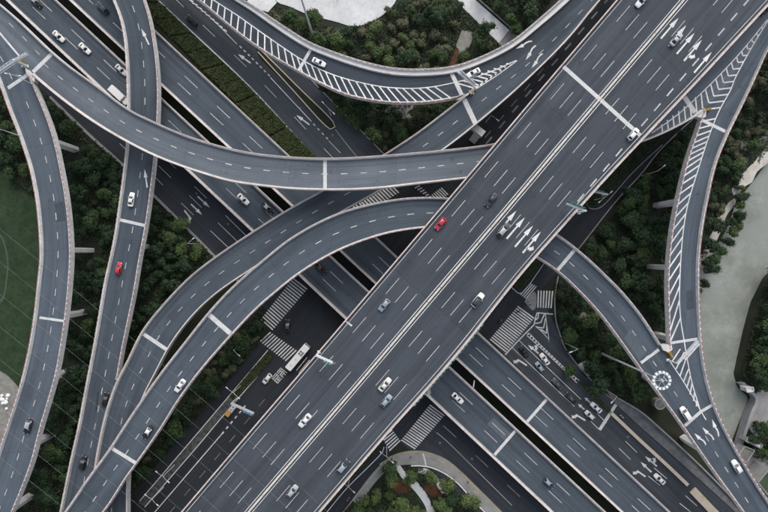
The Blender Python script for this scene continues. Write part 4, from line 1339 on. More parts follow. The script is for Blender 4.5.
ALLR = 'A B C D E F G I'.split()
STREETS = ['S1', 'S2', 'X']
NOGO = [gpoly(p) for p in (
    [(276, -40), (276, 0), (306, 13.4), (336.6, 21.8), (351.7, 26), (363.5, 24.6), (387, 11), (396, 0), (398, -40)],
    [(430, -40), (455.4, 0), (499, 43), (510, 30), (475.5, 0), (450, -40)],
    [(352, 500), (372, 474), (404, 450), (440, 455), (475, 483), (530, 540), (500, 530), (458, 484), (432, 467.5), (409, 466)],
    [(607, 390), (640, 410), (657, 424), (745, 510), (735, 516), (662, 445), (612, 402)],
    RIVER,
    [(397, 464), (407, 474), (417, 482), (425, 492), (437, 520), (430, 520), (417, 494), (401, 477)],
    [(394, 474), (402, 481), (412, 489), (404, 493), (392, 490), (386, 480)],
    [(425, 483), (435, 484), (443, 496), (432, 496), (424, 490)],
    [(758, 157), (748, 168), (741, 174), (733, 178), (733, 194), (737, 196), (744, 187), (752, 182), (757, 172)],
    [(728, 203), (721, 211), (716, 217), (716, 225), (708, 240), (711, 258), (714, 247), (722, 229), (727, 215), (735, 204)],
    [(462, 30), (472, 32), (470, 45), (460, 54), (455, 50), (458, 40)],
    [(449, 66), (456, 47), (459, 50), (455, 68)],
    [(244, 2), (262, -14), (279, 2), (270, 14)])]
NOGO += [[(x + a * 3.2, y + b * 3.2) for a, b in ((-1, -1), (1, -1), (1, 1), (-1, 1))] for x, y in PIER_XY]
used = []
def free(x, y, r, h, soft=.6):
    for k in ALLR:
        rb = RB[k]
        d2 = (rb.C[:, 0] - x) ** 2 + (rb.C[:, 1] - y) ** 2
        i = int(np.argmin(d2))
        if rb.C[i, 2] - 2.2 < h and math.sqrt(d2[i]) < rb.W[i] / 2 + r * .85 + .3: return False
    for k in ('V1', 'V2'):
        if RB[k].inside(x, y, r * .8): return False
    for k in STREETS:
        if RB[k].inside(x, y, r * soft): return False
    X_, Y_ = np.array(x), np.array(y)
    for q in NOGO:
        if bool(in_poly(X_, Y_, q)) or float(dist_poly(X_, Y_, q)) < r * .45: return False
    return True

def seen(x, y, z=3.0):
    """false where the photo cannot see the spot: outside the frame or wholly beneath a deck"""
    k = F_PX / (CAM_H - z)
    px, py = 384 + x * k, 256 - y * k
    if not (-14 < px < 782 and -14 < py < 526): return False
    for n_ in RB:
        if n_ in STREETS: continue
        rb = RB[n_]
        i = int(np.argmin(((rb.Cp - (px, py)) ** 2).sum(1)))
        w_ = np.linalg.norm(rb.Lp[i] - rb.Rp[i]) / 2
        if np.linalg.norm(rb.Cp[i] - (px, py)) < w_ - 6: return False
    return True

NTREE = [0]
SIZES = []
def plant_tree(kind, x, y, sc, rz, label, group, zb=0.0, name='tree'):
    cm, tm, rad, h1 = random.choice(proto(kind))
    t = empty(name, (x, y, zb), rz)
    t.scale = (sc * random.uniform(.82, 1.18), sc * random.uniform(.82, 1.18), sc * random.uniform(.8, 1.15))
    tag(t, label, 'tree', group)
    SIZES.append((rad * sc if group else 99.0, t))
    link(bpy.data.objects.new('trunk', tm), t)
    link(bpy.data.objects.new('crown', cm), t)
    used.append((x, y, rad * sc))
    NTREE[0] += 1

ADJ = {'dark': 'dark round', 'mid': 'mid green', 'lite': 'bright green', 'low': 'small pointed', 'olive': 'pale olive'}
def grove(px, kinds, label, group, gap=.70, tries=1700, smin=.62, smax=1.3, limit=99, name='tree', zb=0.0, soft=.6, split=None):
    poly = gpoly(px, 2.0)
    a = np.array(poly)
    lo, hi = a.min(0), a.max(0)
    c = 0
    r_ = random.Random(hash(label) % 1000 if False else len(label) * 13 + len(px))
    for _ in range(tries):
        if c >= limit: break
        x, y = r_.uniform(lo[0], hi[0]), r_.uniform(lo[1], hi[1])
        if not bool(in_poly(np.array(x), np.array(y), poly)): continue
        kind = r_.choice(kinds)
        sc = r_.uniform(smin, smax)
        rad, h1 = proto(kind)[0][2] * sc, proto(kind)[0][3] * sc
        if any((x - u[0]) ** 2 + (y - u[1]) ** 2 < (gap * (rad + u[2])) ** 2 for u in used): continue
        if not free(x, y, rad, h1, soft): continue
        if not seen(x, y): continue
        lab, grp = label, group
        if split:
            k_ = F_PX / CAM_H
            v_ = (384 + x * k_) if split[0] == 'x' else (256 - y * k_)
            j_ = sum(v_ > q for q in split[1])
            lab = label + ' ' + split[2][j_]
            grp = group + ', ' + split[2][j_]
        lab = ADJ[kind] + ' ' + lab
        grp = ADJ[kind] + ' ' + grp
        plant_tree(kind, x, y, sc, r_.uniform(0, 6.28), lab, grp, zb, name)
        c += 1

# single trees that can be told apart come first
for px, py, kind, sc, lab in (
    (374.5, 140, 'mid', 1.25, 'bright round tree beside the side lane, nearest to the pale curved ramp'),
    (353.5, 123, 'mid', 1.05, 'round tree on the side lane verge, middle of the three in line'),
    (344, 109, 'mid', .95, 'smaller round tree closest to the hatched ramp on the side lane verge'),
    (572, 428 - 57, 'mid', .9, 'tree beside the pale pad on the service street verge'),
    (598, 381, 'dark', 1.3, 'broad dark tree overhanging the service street where the hedge divider starts'),
    (183, 226, 'lite', 1.1, 'bright green tree at the kerb of the frontage street, first of the clump'),
    (169, 236, 'mid', 1.0, 'tree in the clump between the ramp and the frontage street, nearest the ramp'),
    (184, 249, 'lite', 1.05, 'bright tree at the foot of the kerbside clump beside the frontage street'),
    (199, 251, 'lite', .95, 'bright tree of the kerbside clump nearest to the curved ramp'),
    (94, 155, 'mid', 1.0, 'solitary bright tree between the leftmost ramp and the dark frontage street'),
    (412, 476, 'lite', 1.0, 'park tree beside the pale path just inside the curved pavement'),
    (430, 478, 'lite', 1.15, 'park tree standing between the two pale paths'),
    (449, 484, 'lite', 1.2, 'park tree past the second pale path along the kerb'),
    (469, 497, 'lite', 1.2, 'large park tree lowest along the curved kerb'),
    (392, 467, 'mid', 1.0, 'park tree tucked against the start of the curved pavement'),
    (390, 481, 'lite', 1.0, 'park tree beside the reddish soil bed'),
):
    p = at(px, py, 3.5)
    plant_tree(kind, p.x, p.y, sc, random.uniform(0, 6), lab, None)

grove([(255, -8), (300, 20), (345, 30), (385, 14), (395, 4), (452, -8), (470, 22), (500, 46), (480, 60), (440, 72), (400, 72), (340, 58), (290, 32)], ['dark', 'mid', 'mid', 'lite', 'olive', 'olive'],
      'tree in the wood at the plaza,', 'trees of the wood at the plaza', limit=64, split=('x', (345, 400, 440), ('near the tall mast', 'below the tip of the plaza', 'midway to the footbridge path', 'near the dry clearing')))
grove([(478, -8), (565, -8), (535, 20), (515, 34), (500, 22)], ['dark', 'mid'], 'tree between the pale footbridge path and the ramp', 'trees past the footbridge path', limit=14)
grove([(322, 84), (350, 99), (384, 106), (455, 103), (420, 128), (390, 150), (378, 152), (345, 118)], ['dark', 'low', 'mid', 'olive'], 'tree in the pocket enclosed by the hatched ramp', 'trees in the hatched ramp pocket', limit=20)
grove([(44, 88), (62, 108), (122, 166), (124, 182), (110, 256), (96, 335), (78, 430), (62, 512), (10, 516), (30, 470), (46, 420), (64, 350), (74, 290), (72, 220), (62, 150)],
      ['dark', 'dark', 'dark', 'low', 'mid'], 'tree in the long strip,', 'trees of the long strip between ramps', limit=95, gap=.66, split=('y', (200, 281, 345, 410), ('beside the topmost pier', 'around the second pier', 'around the third pier', 'around the fourth pier', 'below the fifth pier')))
grove([(156, 196), (210, 252), (205, 262), (185, 278), (150, 318), (130, 345), (130, 322), (146, 252), (150, 215)], ['dark', 'low', 'dark'], 'tree where two ramps spread apart,', 'trees of the wedge between ramps', limit=34, split=('y', (262, 300), ('level with the kerbside clump', 'in the middle of the wedge', 'near the narrow end')))
grove([(-10, 86), (4, 92), (12, 118), (24, 150), (34, 190), (34, 196), (16, 178), (-10, 158)], ['dark', 'mid', 'low'], 'tree on the bank outside the leftmost ramp above the lawn', 'trees above the lawn', limit=14)
grove([(256, 314), (262, 332), (254, 352), (232, 386), (205, 415), (180, 448), (148, 488), (131, 516), (131, 480), (165, 430), (200, 378), (232, 342)], ['dark', 'dark', 'mid', 'low', 'olive'],
      'tree between the long ramp and the side lane,', 'trees along the side lane', limit=46, split=('y', (380, 430), ('near the zebra crossing', 'abreast of the hedge median', 'near the bottom edge')))
grove([(340, 520), (358, 498), (378, 476), (394, 468), (430, 472), (462, 492), (492, 520), (470, 524), (400, 524)], ['dark', 'mid', 'lite', 'lite'], 'tree in the small park inside the curved pavement', 'trees of the small park', limit=20)
grove([(690, 132), (684, 158), (676, 195), (668, 240), (664, 290), (664, 336), (648, 312), (622, 282), (590, 252), (584, 246), (604, 226), (640, 182), (668, 150)], ['dark', 'dark', 'dark', 'mid'],
      'tree in the wood inside the ramps,', 'trees of the wood inside the ramps', limit=85, gap=.66, split=('y', (200, 245, 285), ('above the first pier', 'beside the upper pier', 'beside the lower pier', 'near the ramp merge')))
grove([(560, 282), (576, 296), (602, 326), (630, 364), (646, 392), (650, 404), (636, 402), (610, 388), (590, 372), (566, 342), (559, 316)], ['dark', 'mid', 'low'],
      'tree between the service street and the long ramp', 'trees of the service street gore', limit=34)
grove([(776, 48), (756, 78), (742, 106), (728, 140), (716, 172), (708, 204), (702, 240), (700, 258), (712, 240), (726, 206), (736, 178), (752, 150), (776, 128)], ['dark', 'mid', 'olive', 'low'],
      'tree on the bank beside the river ramp,', 'trees on the near river bank', limit=40, split=('y', (110, 160, 210), ('near the top right corner', 'above the sandy path', 'at the wide sandy patch', 'along the narrow sandy path')))
grove([(741, 196), (748, 198), (742, 214), (738, 228), (726, 240), (720, 250), (714, 262), (724, 266), (700, 292), (698, 262), (716, 236), (730, 214)], ['mid', 'dark'],
      'tree at the water edge by the sandy path', 'trees at the water edge', limit=14, soft=.3, smax=.95)
def free_bank(x, y, r): return not any((x - u[0]) ** 2 + (y - u[1]) ** 2 < (.7 * (r + u[2])) ** 2 for u in used)
r9 = random.Random(5)
for px, py, sc in ((741, 206, .75), (737, 214, .8), (740, 224, .7), (733, 232, .85), (727, 240, .75), (723, 250, .7), (716, 259, .75), (710, 268, .8), (704, 283, .7), (700, 292, .6), (744, 188, .5)):
    p = at(px, py, 2.5)
    plant_tree(r9.choice(['mid', 'dark', 'lite']), p.x, p.y, sc, r9.uniform(0, 6), 'bushy tree leaning over the water from the sandy bank path', 'trees at the water edge', -.8)
for px, py, sc in ((766, 268, 1.1), (774, 282, 1.2), (761, 285, 1.0), (768, 298, 1.25), (757, 305, .95), (764, 316, 1.3), (753, 322, 1.0), (772, 330, 1.2), (757, 338, 1.3), (748, 345, .9),
                   (767, 348, 1.3), (750, 358, 1.2), (761, 364, 1.2), (744, 371, .9), (754, 377, 1.0), (773, 368, 1.1)):
    p = at(px + 7.5, py + (py - 256) * .02, 2.0)
    plant_tree('dark' if r9.random() < .8 else 'mid', p.x, p.y, sc, r9.uniform(0, 6), 'tree of the east bank clump ' + ('at its upper end' if py < 300 else 'in its middle' if py < 342 else 'near the kiosk'), 'trees of the east bank clump, ' + ('upper end' if py < 300 else 'middle' if py < 342 else 'kiosk end'), -.2)
for px, py, sc, k in ((762, 430, 1.0, 'dark'), (754, 440, .8, 'dark'), (770, 440, 1.1, 'dark'), (764, 452, .8, 'mid'), (757, 378 + 75, .6, 'low'), (747, 470, .6, 'low'), (760, 424, .6, 'low')):
    p = at(px, py, 3.0)
    plant_tree(k, p.x, p.y, sc, r9.uniform(0, 6), 'dark tree among the yards behind the quay wall', 'trees behind the quay', 0)
SIZES.sort(key=lambda q: -q[0])
bpy.context.view_layer.update()
small = SIZES[296:]                 # past the limit of countable trees: the smallest ones become one mass
if small:
    mats_ = [M['leaf_dark'], M['leaf_mid'], M['leaf_lite'], M['leaf_olive']]
    co_, mi_ = [], []
    for _, t in small:
        for ch in t.children:
            if ch.name.startswith('crown'):
                me = ch.data
                a = np.empty(len(me.vertices) * 3, dtype=np.float32); me.vertices.foreach_get('co', a)
                mw = np.array(ch.matrix_world)
                co_.append(a.reshape(-1, 3) @ mw[:3, :3].T + mw[:3, 3])
                mi_.append(np.full(len(me.polygons), [m.name for m in mats_].index(me.materials[0].name), dtype=np.int32))
    co_ = np.vstack(co_); n_ = len(co_) // 4
    me = bpy.data.meshes.new('small_trees')
    me.vertices.add(4 * n_); me.loops.add(4 * n_); me.polygons.add(n_)
    me.vertices.foreach_set('co', co_.astype(np.float32).ravel())
    me.loops.foreach_set('vertex_index', np.arange(4 * n_, dtype=np.int32))
    me.polygons.foreach_set('loop_start', np.arange(0, 4 * n_, 4, dtype=np.int32))
    me.polygons.foreach_set('loop_total', np.full(n_, 4, dtype=np.int32))
    me.polygons.foreach_set('material_index', np.concatenate(mi_))
    for m in mats_: me.materials.append(m)
    me.update(calc_edges=True)
    tag(link(bpy.data.objects.new('small_trees', me)), 'small trees filling the gaps of the woods', None, None, 'stuff')
    for _, t in small:
        for ch in list(t.children): bpy.data.objects.remove(ch)
        bpy.data.objects.remove(t)

# hedges: trimmed blocks built of leaf clumps, told apart by the gaps between them
def hedge_block(name, pts, h, label, group, mat='leaf_hedge', dens=26, leaf=.20, z0=.1):
    """pts: footprint polygon in metres"""
    a = np.array(pts)
    lo, hi = a.min(0), a.max(0)
    area = float(np.prod(hi - lo))
    n = int(area * dens)
    x, y = rng.uniform(lo[0], hi[0], n), rng.uniform(lo[1], hi[1], n)
    k = in_poly(x, y, pts)
    x, y = x[k], y[k]
    keep_ = np.sin(x * .8 + 1.7) * np.sin(y * .9) + .7 * np.sin(x * 2.3 - y * 1.9) > rng.uniform(-2.4, .1, len(x))
    x, y = x[keep_], y[keep_]
    dd = dist_poly(x, y, pts) + rng.normal(size=len(x)) * .12
    z = z0 + h * np.clip(.35 + dd / .6, 0, 1) * rng.uniform(.55, 1.0, len(x)) + .25 * np.sin(x * 1.3) * np.sin(y * 1.1)
    c = a.mean(0)
    C_ = np.stack([x - c[0], y - c[1], z], 1)
    N_ = rng.normal(size=C_.shape) * .5 + np.array([0, 0, 1.0])
    me = leaf_mesh('foliage', C_, N_, np.full(len(C_), leaf), M[mat], len(C_))
    root = empty(name, (c[0], c[1], 0))
    tag(root, label, 'hedge', group)
    link(bpy.data.objects.new('foliage', me), root)
    b = MB()
    sh = [tuple((np.array(p) - c) * .93) for p in pts]
    b.poly_prism(sh, z0 - .1, z0 + h * .42)
    b.build('stems', M['soil'], root)
    return root
HL = [(112, -42), (160, 1.5), (205, 44.5), (251, 88), (316, 156), (380, 222)]      # street-side edge of the green median
HR = [(84, -44), (141, 8), (190, 57), (240, 108), (304, 174), (366, 240)]          # edge against the viaduct
HA, HB = resample(catmull(HL), 400), resample(catmull(HR), 400)
nb = 17
hb_n = 0
ORD = 'first second third fourth fifth sixth seventh eighth ninth tenth eleventh twelfth'.split()
for i in range(nb):
    a0, a1 = int(399 * i / nb), int(399 * (i + .978) / nb)
    pts = [HA[a0], HA[(a0 + a1) // 2], HA[a1], HB[a1], HB[(a0 + a1) // 2], HB[a0]]
    g = [tuple(at(x, y, .8).xy) for x, y in pts]
    cy = (pts[1][1] + pts[4][1]) / 2
    if not (-6 < cy < 160): continue
    lab = 'trimmed olive hedge block in the wide median, %s down from the top edge' % ORD[hb_n]
    hb_n += 1
    hedge_block('hedge', g, 1.0 + .25 * random.random(), lab, 'hedge blocks of the wide median', dens=30, leaf=.20)
for px, lab in ((
    [(269, 350.5), (274, 353.5), (272, 358.5), (256, 378.5), (233, 401), (229.5, 396), (250, 371)], 'round-ended clipped hedge on the median beside the bus'),
    ([(582, 200), (584, 206), (590, 207.5), (597, 207), (603, 203), (633, 170), (662, 139), (700, 95), (690, 90), (640, 140), (612, 170)], 'long rounded hedge bed under the edge of the broad viaduct'),
    ([(302, 530), (318, 518), (344, 488), (383, 447), (382, 440), (374, 444), (340, 480)], 'narrow hedge bed along the lower edge of the broad viaduct'),
    ([(533, 259), (544, 261), (520, 291), (512, 286)], 'small dark hedge bed at the crossing beneath the curved ramp'),
    ([(578.5, 381.5), (581, 380.5), (595, 393.5), (612, 411.5), (610, 413.5), (594, 397.5)], 'thin low hedge strip dividing the service street')):
    hedge_block('hedge', [tuple(at(x, y, .8).xy) for x, y in px], .9, lab, None, 'leaf_low' if 'broad' in lab or 'small' in lab else 'leaf_hedge', dens=24, leaf=.20, z0=.25)
hedge_block('hedge', [tuple(at(x, y, .8).xy) for x, y in [(-20, 146), (0, 162), (20, 179), (36, 194), (37, 199), (20, 185), (0, 168), (-20, 152)]], 1.6, 'dark hedge line bounding the lawn', None, 'leaf_low', dens=30, leaf=.25)

# low undergrowth over every wooded patch
def undergrowth(zones, dens, seed):
    r_ = np.random.default_rng(seed)
    cs = []
    for px in zones:
        poly = gpoly(px)
        a = np.array(poly); lo, hi = a.min(0), a.max(0)
        n = int(np.prod(hi - lo) * dens)
        x, y = r_.uniform(lo[0], hi[0], n), r_.uniform(lo[1], hi[1], n)
        k = in_poly(x, y, poly)
        x, y = x[k], y[k]
        for nm in ('S1', 'S2', 'X', 'V1', 'V2'):
            rb = RB[nm]
            keep = ~in_poly(x, y, rb.outline())
            x, y = x[keep], y[keep]
        for q in NOGO:
            k = ~in_poly(x, y, q)
            x, y = x[k], y[k]
        pat = np.sin(x * .31 + 1.3) * np.sin(y * .27 + .4) + .6 * np.sin(x * .9 + y * .7)
        k = pat > r_.uniform(-1.6, .3, len(x))
        x, y, pat = x[k], y[k], pat[k]
        z = r_.uniform(.05, .5, len(x)) + .5 * np.clip(pat, 0, 2) * r_.uniform(0, 1, len(x))
        cs.append(np.stack([x, y, z], 1))
    C_ = np.vstack(cs)
    N_ = r_.normal(size=C_.shape) * .55 + np.array([0, 0, 1.0])
    me = leaf_mesh('undergrowth', C_, N_, np.full(len(C_), .34), M['leaf_low'], seed)
    o = link(bpy.data.objects.new('undergrowth', me))
    tag(o, 'low dark undergrowth covering the ground between the trees', None, None, 'stuff')
    print('UNDERGROWTH', len(C_))
undergrowth([
    [(255, -8), (300, 20), (345, 30), (385, 14), (395, 4), (452, -8), (500, 46), (480, 66), (400, 80), (340, 66), (270, 24)],
    [(478, -8), (580, -8), (535, 30), (500, 30)],
    [(300, 80), (350, 99), (384, 100), (465, 100), (384, 160), (350, 140)],
    [(40, 80), (70, 108), (130, 170), (128, 200), (110, 300), (78, 450), (62, 520), (0, 520), (40, 440), (62, 350), (70, 290), (68, 220), (56, 150)],
    [(146, 190), (220, 256), (150, 330), (120, 380), (120, 340), (140, 252)],
    [(-10, 80), (8, 92), (16, 118), (28, 150), (40, 200), (16, 190), (-10, 158)],
    [(262, 305), (266, 332), (254, 358), (232, 390), (205, 425), (148, 498), (125, 530), (120, 480), (165, 430), (232, 330)],
    [(330, 526), (378, 474), (400, 462), (430, 470), (462, 492), (500, 530)],
    [(700, 118), (684, 158), (678, 195), (674, 240), (670, 290), (668, 340), (648, 322), (590, 252), (570, 262), (604, 226), (640, 178), (668, 145)],
    [(552, 270), (580, 294), (610, 326), (640, 370), (660, 400), (636, 402), (590, 376), (560, 338)],
    [(780, 40), (748, 78), (725, 140), (704, 180), (694, 240), (692, 266), (712, 250), (736, 200), (780, 128)],
    [(768, 262), (750, 330), (740, 372), (756, 392), (790, 390), (790, 262)],
    [(752, 424), (770, 420), (790, 440), (790, 470), (757, 460), (745, 450)]], 7.0, 3)

# ------------------------------------------------------------------ vehicles (x forward, origin on the road under the middle)
def loft_body(st, mat, name='body'):
    """st: (x, half width, z low, z shoulder, z top) stations from tail to nose"""
    vs, fs = [], []
    m = None
    for x, hw, zl, zs, zt in st:
        half = [(hw * .80, zl), (hw * .97, zl + .12), (hw, (zl + zs) / 2), (hw * .97, zs), (hw * .86, zt - .015), (hw * .5, zt + .012)]
        ring = [(y, z) for y, z in half] + [(0, zt + .022)] + [(-y, z) for y, z in half[::-1]]
        m = len(ring)
        vs += [(x, y, z) for y, z in ring]
    for i in range(len(st) - 1):
        for k in range(m):
            a, b = i * m + k, i * m + (k + 1) % m
            fs.append((a, a + m, b + m, b))
    fs.append(tuple(range(m)))
    fs.append(tuple((len(st) - 1) * m + k for k in range(m - 1, -1, -1)))
    me = pymesh(name, vs, fs, mat, smooth=True)
    bm = bmesh.new(); bm.from_mesh(me); bmesh.ops.recalc_face_normals(bm, faces=bm.faces); bm.to_mesh(me); bm.free()
    return me

def solid(name, vs, fs, mat, smooth=False):
    me = pymesh(name, vs, fs, mat, smooth=smooth)
    bm = bmesh.new(); bm.from_mesh(me); bmesh.ops.recalc_face_normals(bm, faces=bm.faces); bm.to_mesh(me); bm.free()
    return me

def wheel_mesh(r=.32, w=.22):
    b = MB()
    b.tube((0, -w / 2, 0), (0, w / 2, 0), r, r, 14, 0)
    b.tube((0, -w / 2 - .012, 0), (0, w / 2 + .012, 0), r * .62, r * .62, 10, 1)
    me = pymesh('wheel', b.v, b.f, [M['tyre'], M['hub']], midx=b.m)
    return me

CARP = {}
SPEC = {
    # L, hw, nose-to-tail profile, cabin: base front/rear, roof front/rear, half widths, belt z, roof z
    'sedan': dict(L=4.65, hw=.90, bf=.95, br=-1.72, rf=.20, rr=-1.00, bw=.80, rw=.62, zb=.93, zr=1.44, hood=.80, tail=.97),
    'hatch': dict(L=4.10, hw=.87, bf=.95, br=-1.92, rf=.25, rr=-1.42, bw=.78, rw=.62, zb=.95, zr=1.50, hood=.84, tail=.96),
    'suv': dict(L=4.70, hw=.94, bf=.95, br=-2.16, rf=.30, rr=-1.72, bw=.85, rw=.69, zb=1.05, zr=1.68, hood=.98, tail=1.04),
    'mpv': dict(L=4.95, hw=.94, bf=1.45, br=-2.36, rf=.85, rr=-2.10, bw=.86, rw=.74, zb=1.08, zr=1.78, hood=1.0, tail=1.05),
}
def car_proto(kind):
    if kind in CARP: return CARP[kind]
    s = SPEC[kind]
    h = s['L'] / 2
    hw, hd, tl = s['hw'], s['hood'], s['tail']
    zb = s['zb']
    st = [(-h, hw * .74, .42, tl - .22, tl - .12), (-h + .10, hw * .88, .32, tl - .12, tl - .03), (-h + .45, hw * .97, .24, tl - .08, tl), (s['br'] + .2, hw, .22, zb - .06, zb + .01),
          (-.4, hw, .22, zb - .06, zb + .01), (s['bf'], hw * .99, .22, zb - .09, zb - .01), (h - .75, hw * .96, .22, hd - .10, hd), (h - .28, hw * .88, .24, hd - .16, hd - .07),
          (h - .08, hw * .74, .30, hd - .24, hd - .17), (h, hw * .55, .40, hd - .32, hd - .27)]
    P = [('body', loft_body(st, PAINT['white']), 1)]
    # greenhouse shell (pillars) with roof, panes set proud of it
    bf, br, rf, rr, bw, rw, zr = s['bf'], s['br'], s['rf'], s['rr'], s['bw'], s['rw'], s['zr']
    z0 = zb - .06
    B4 = [(bf, -bw * .86), (bf - .28, -bw), (br + .2, -bw), (br, -bw * .86)]
    T4 = [(rf, -rw * .84), (rf - .22, -rw), (rr + .16, -rw), (rr, -rw * .84)]
    full = lambda q: [(x, y) for x, y in q] + [(x, -y) for x, y in q[::-1]]
    bo, to = full(B4), full(T4)
    vs = [(x, y, z0) for x, y in bo] + [(x, y, zr - .05) for x, y in to] + [(x * .97 + (rf + rr) / 2 * .03, y * .86, zr) for x, y in to]
    n = len(bo)
    fs = []
    for r_ in (0, 1):
        for i in range(n):
            j = (i + 1) % n
            fs.append((r_ * n + i, r_ * n + j, r_ * n + n + j, r_ * n + n + i))
    fs.append(tuple(2 * n + i for i in range(n)))
    P.append(('roof', solid('roof', vs, fs, PAINT['white'], True), 1))
    def pane(a, b, c, d_, m=.06, off=.012):
        q = [Vector(p) for p in (a, b, c, d_)]
        ce = sum(q, Vector()) / 4
        q = [p + (ce - p) * m for p in q]
        nn = (q[1] - q[0]).cross(q[3] - q[0]).normalized()
        if nn.dot(ce - Vector((0, 0, .9))) < 0: nn = -nn
        vv = [p + nn * off for p in q] + [p - nn * .01 for p in q]
        return vv, [(0, 1, 2, 3), (7, 6, 5, 4), (0, 4, 5, 1), (1, 5, 6, 2), (2, 6, 7, 3), (3, 7, 4, 0)]
    zt_ = zr - .05
    vv, ff = pane((bf, -bw * .86, z0 + .05), (bf, bw * .86, z0 + .05), (rf, rw * .84, zt_), (rf, -rw * .84, zt_), .05)
    P.append(('windscreen', solid('windscreen', vv, ff, M['glass']), 0))
    vv, ff = pane((br, -bw * .86, z0 + .08), (br, bw * .86, z0 + .08), (rr, rw * .84, zt_), (rr, -rw * .84, zt_), .07)
    P.append(('rear_window', solid('rear_window', vv, ff, M['glass']), 0))
    for sg in (-1, 1):
        vv, ff = pane((bf - .32, sg * bw, z0 + .09), (br + .26, sg * bw, z0 + .09), (rr + .18, sg * rw, zt_ - .02), (rf - .24, sg * rw, zt_ - .02), .04)
        P.append(('side_window', solid('side_window', vv, ff, M['glass']), 0))
        b = MB(); b.box((h - .22, sg * hw * .62, hd - .20), (.30, .30, .12), -sg * .45)
        P.append(('headlight', pymesh('headlight', b.v, b.f, M['headlight']), 0))
        b = MB(); b.box((-h + .07, sg * hw * .66, tl - .20), (.14, .34, .14), sg * .3)
        P.append(('tail_light', pymesh('tail_light', b.v, b.f, M['tail_light']), 0))
        b = MB(); b.box((bf - .38, sg * (hw + .09), zb + .02), (.14, .22, .13), sg * .25)
        P.append(('wing_mirror', pymesh('wing_mirror', b.v, b.f, PAINT['white']), 1))
    wm = wheel_mesh()
    for x in (h - .88, -h + .85):
        for sg in (-1, 1):
            P.append(('wheel', wm, (x, sg * (hw - .10), .32)))
    CARP[kind] = P
    return P

def car(kind, paint, rb, px, py, fwd, label, group=None, cat='car', rot=0.0, roof=None, name=None, sc=1.0):
    u, f = RB[rb].loc(px, py)
    p = RB[rb].P(u, f, .012)
    a = RB[rb].tan(u) + (0 if fwd > 0 else math.pi) + rot
    # shift so that the roof, not the wheels, sits at the pixel
    k = .9 / (CAM_H - p.z)
    p = Vector((p.x * (1 - k), p.y * (1 - k), p.z))
    i, t = RB[rb].idx(u)
    dz = RB[rb].P(u + 2, f).z - RB[rb].P(u - 2, f).z
    root = empty(name or {'sedan': 'car', 'hatch': 'car', 'suv': 'car', 'mpv': 'van'}[kind], p, a)
    root.rotation_euler = (0, -math.atan2(dz, 4.0) * (1 if fwd > 0 else -1), a)
    root.scale = (sc, sc, sc)
    tag(root, label, cat, group)
    for nm, me, how in car_proto(kind):
        o = bpy.data.objects.new(nm, me)
        COL.objects.link(o)
        o.parent = root
        if isinstance(how, tuple):
            o.location = how
        elif how == 1:
            o.material_slots[0].link = 'OBJECT'
            o.material_slots[0].material = PAINT[roof if (nm == 'roof' and roof) else paint]
    return root

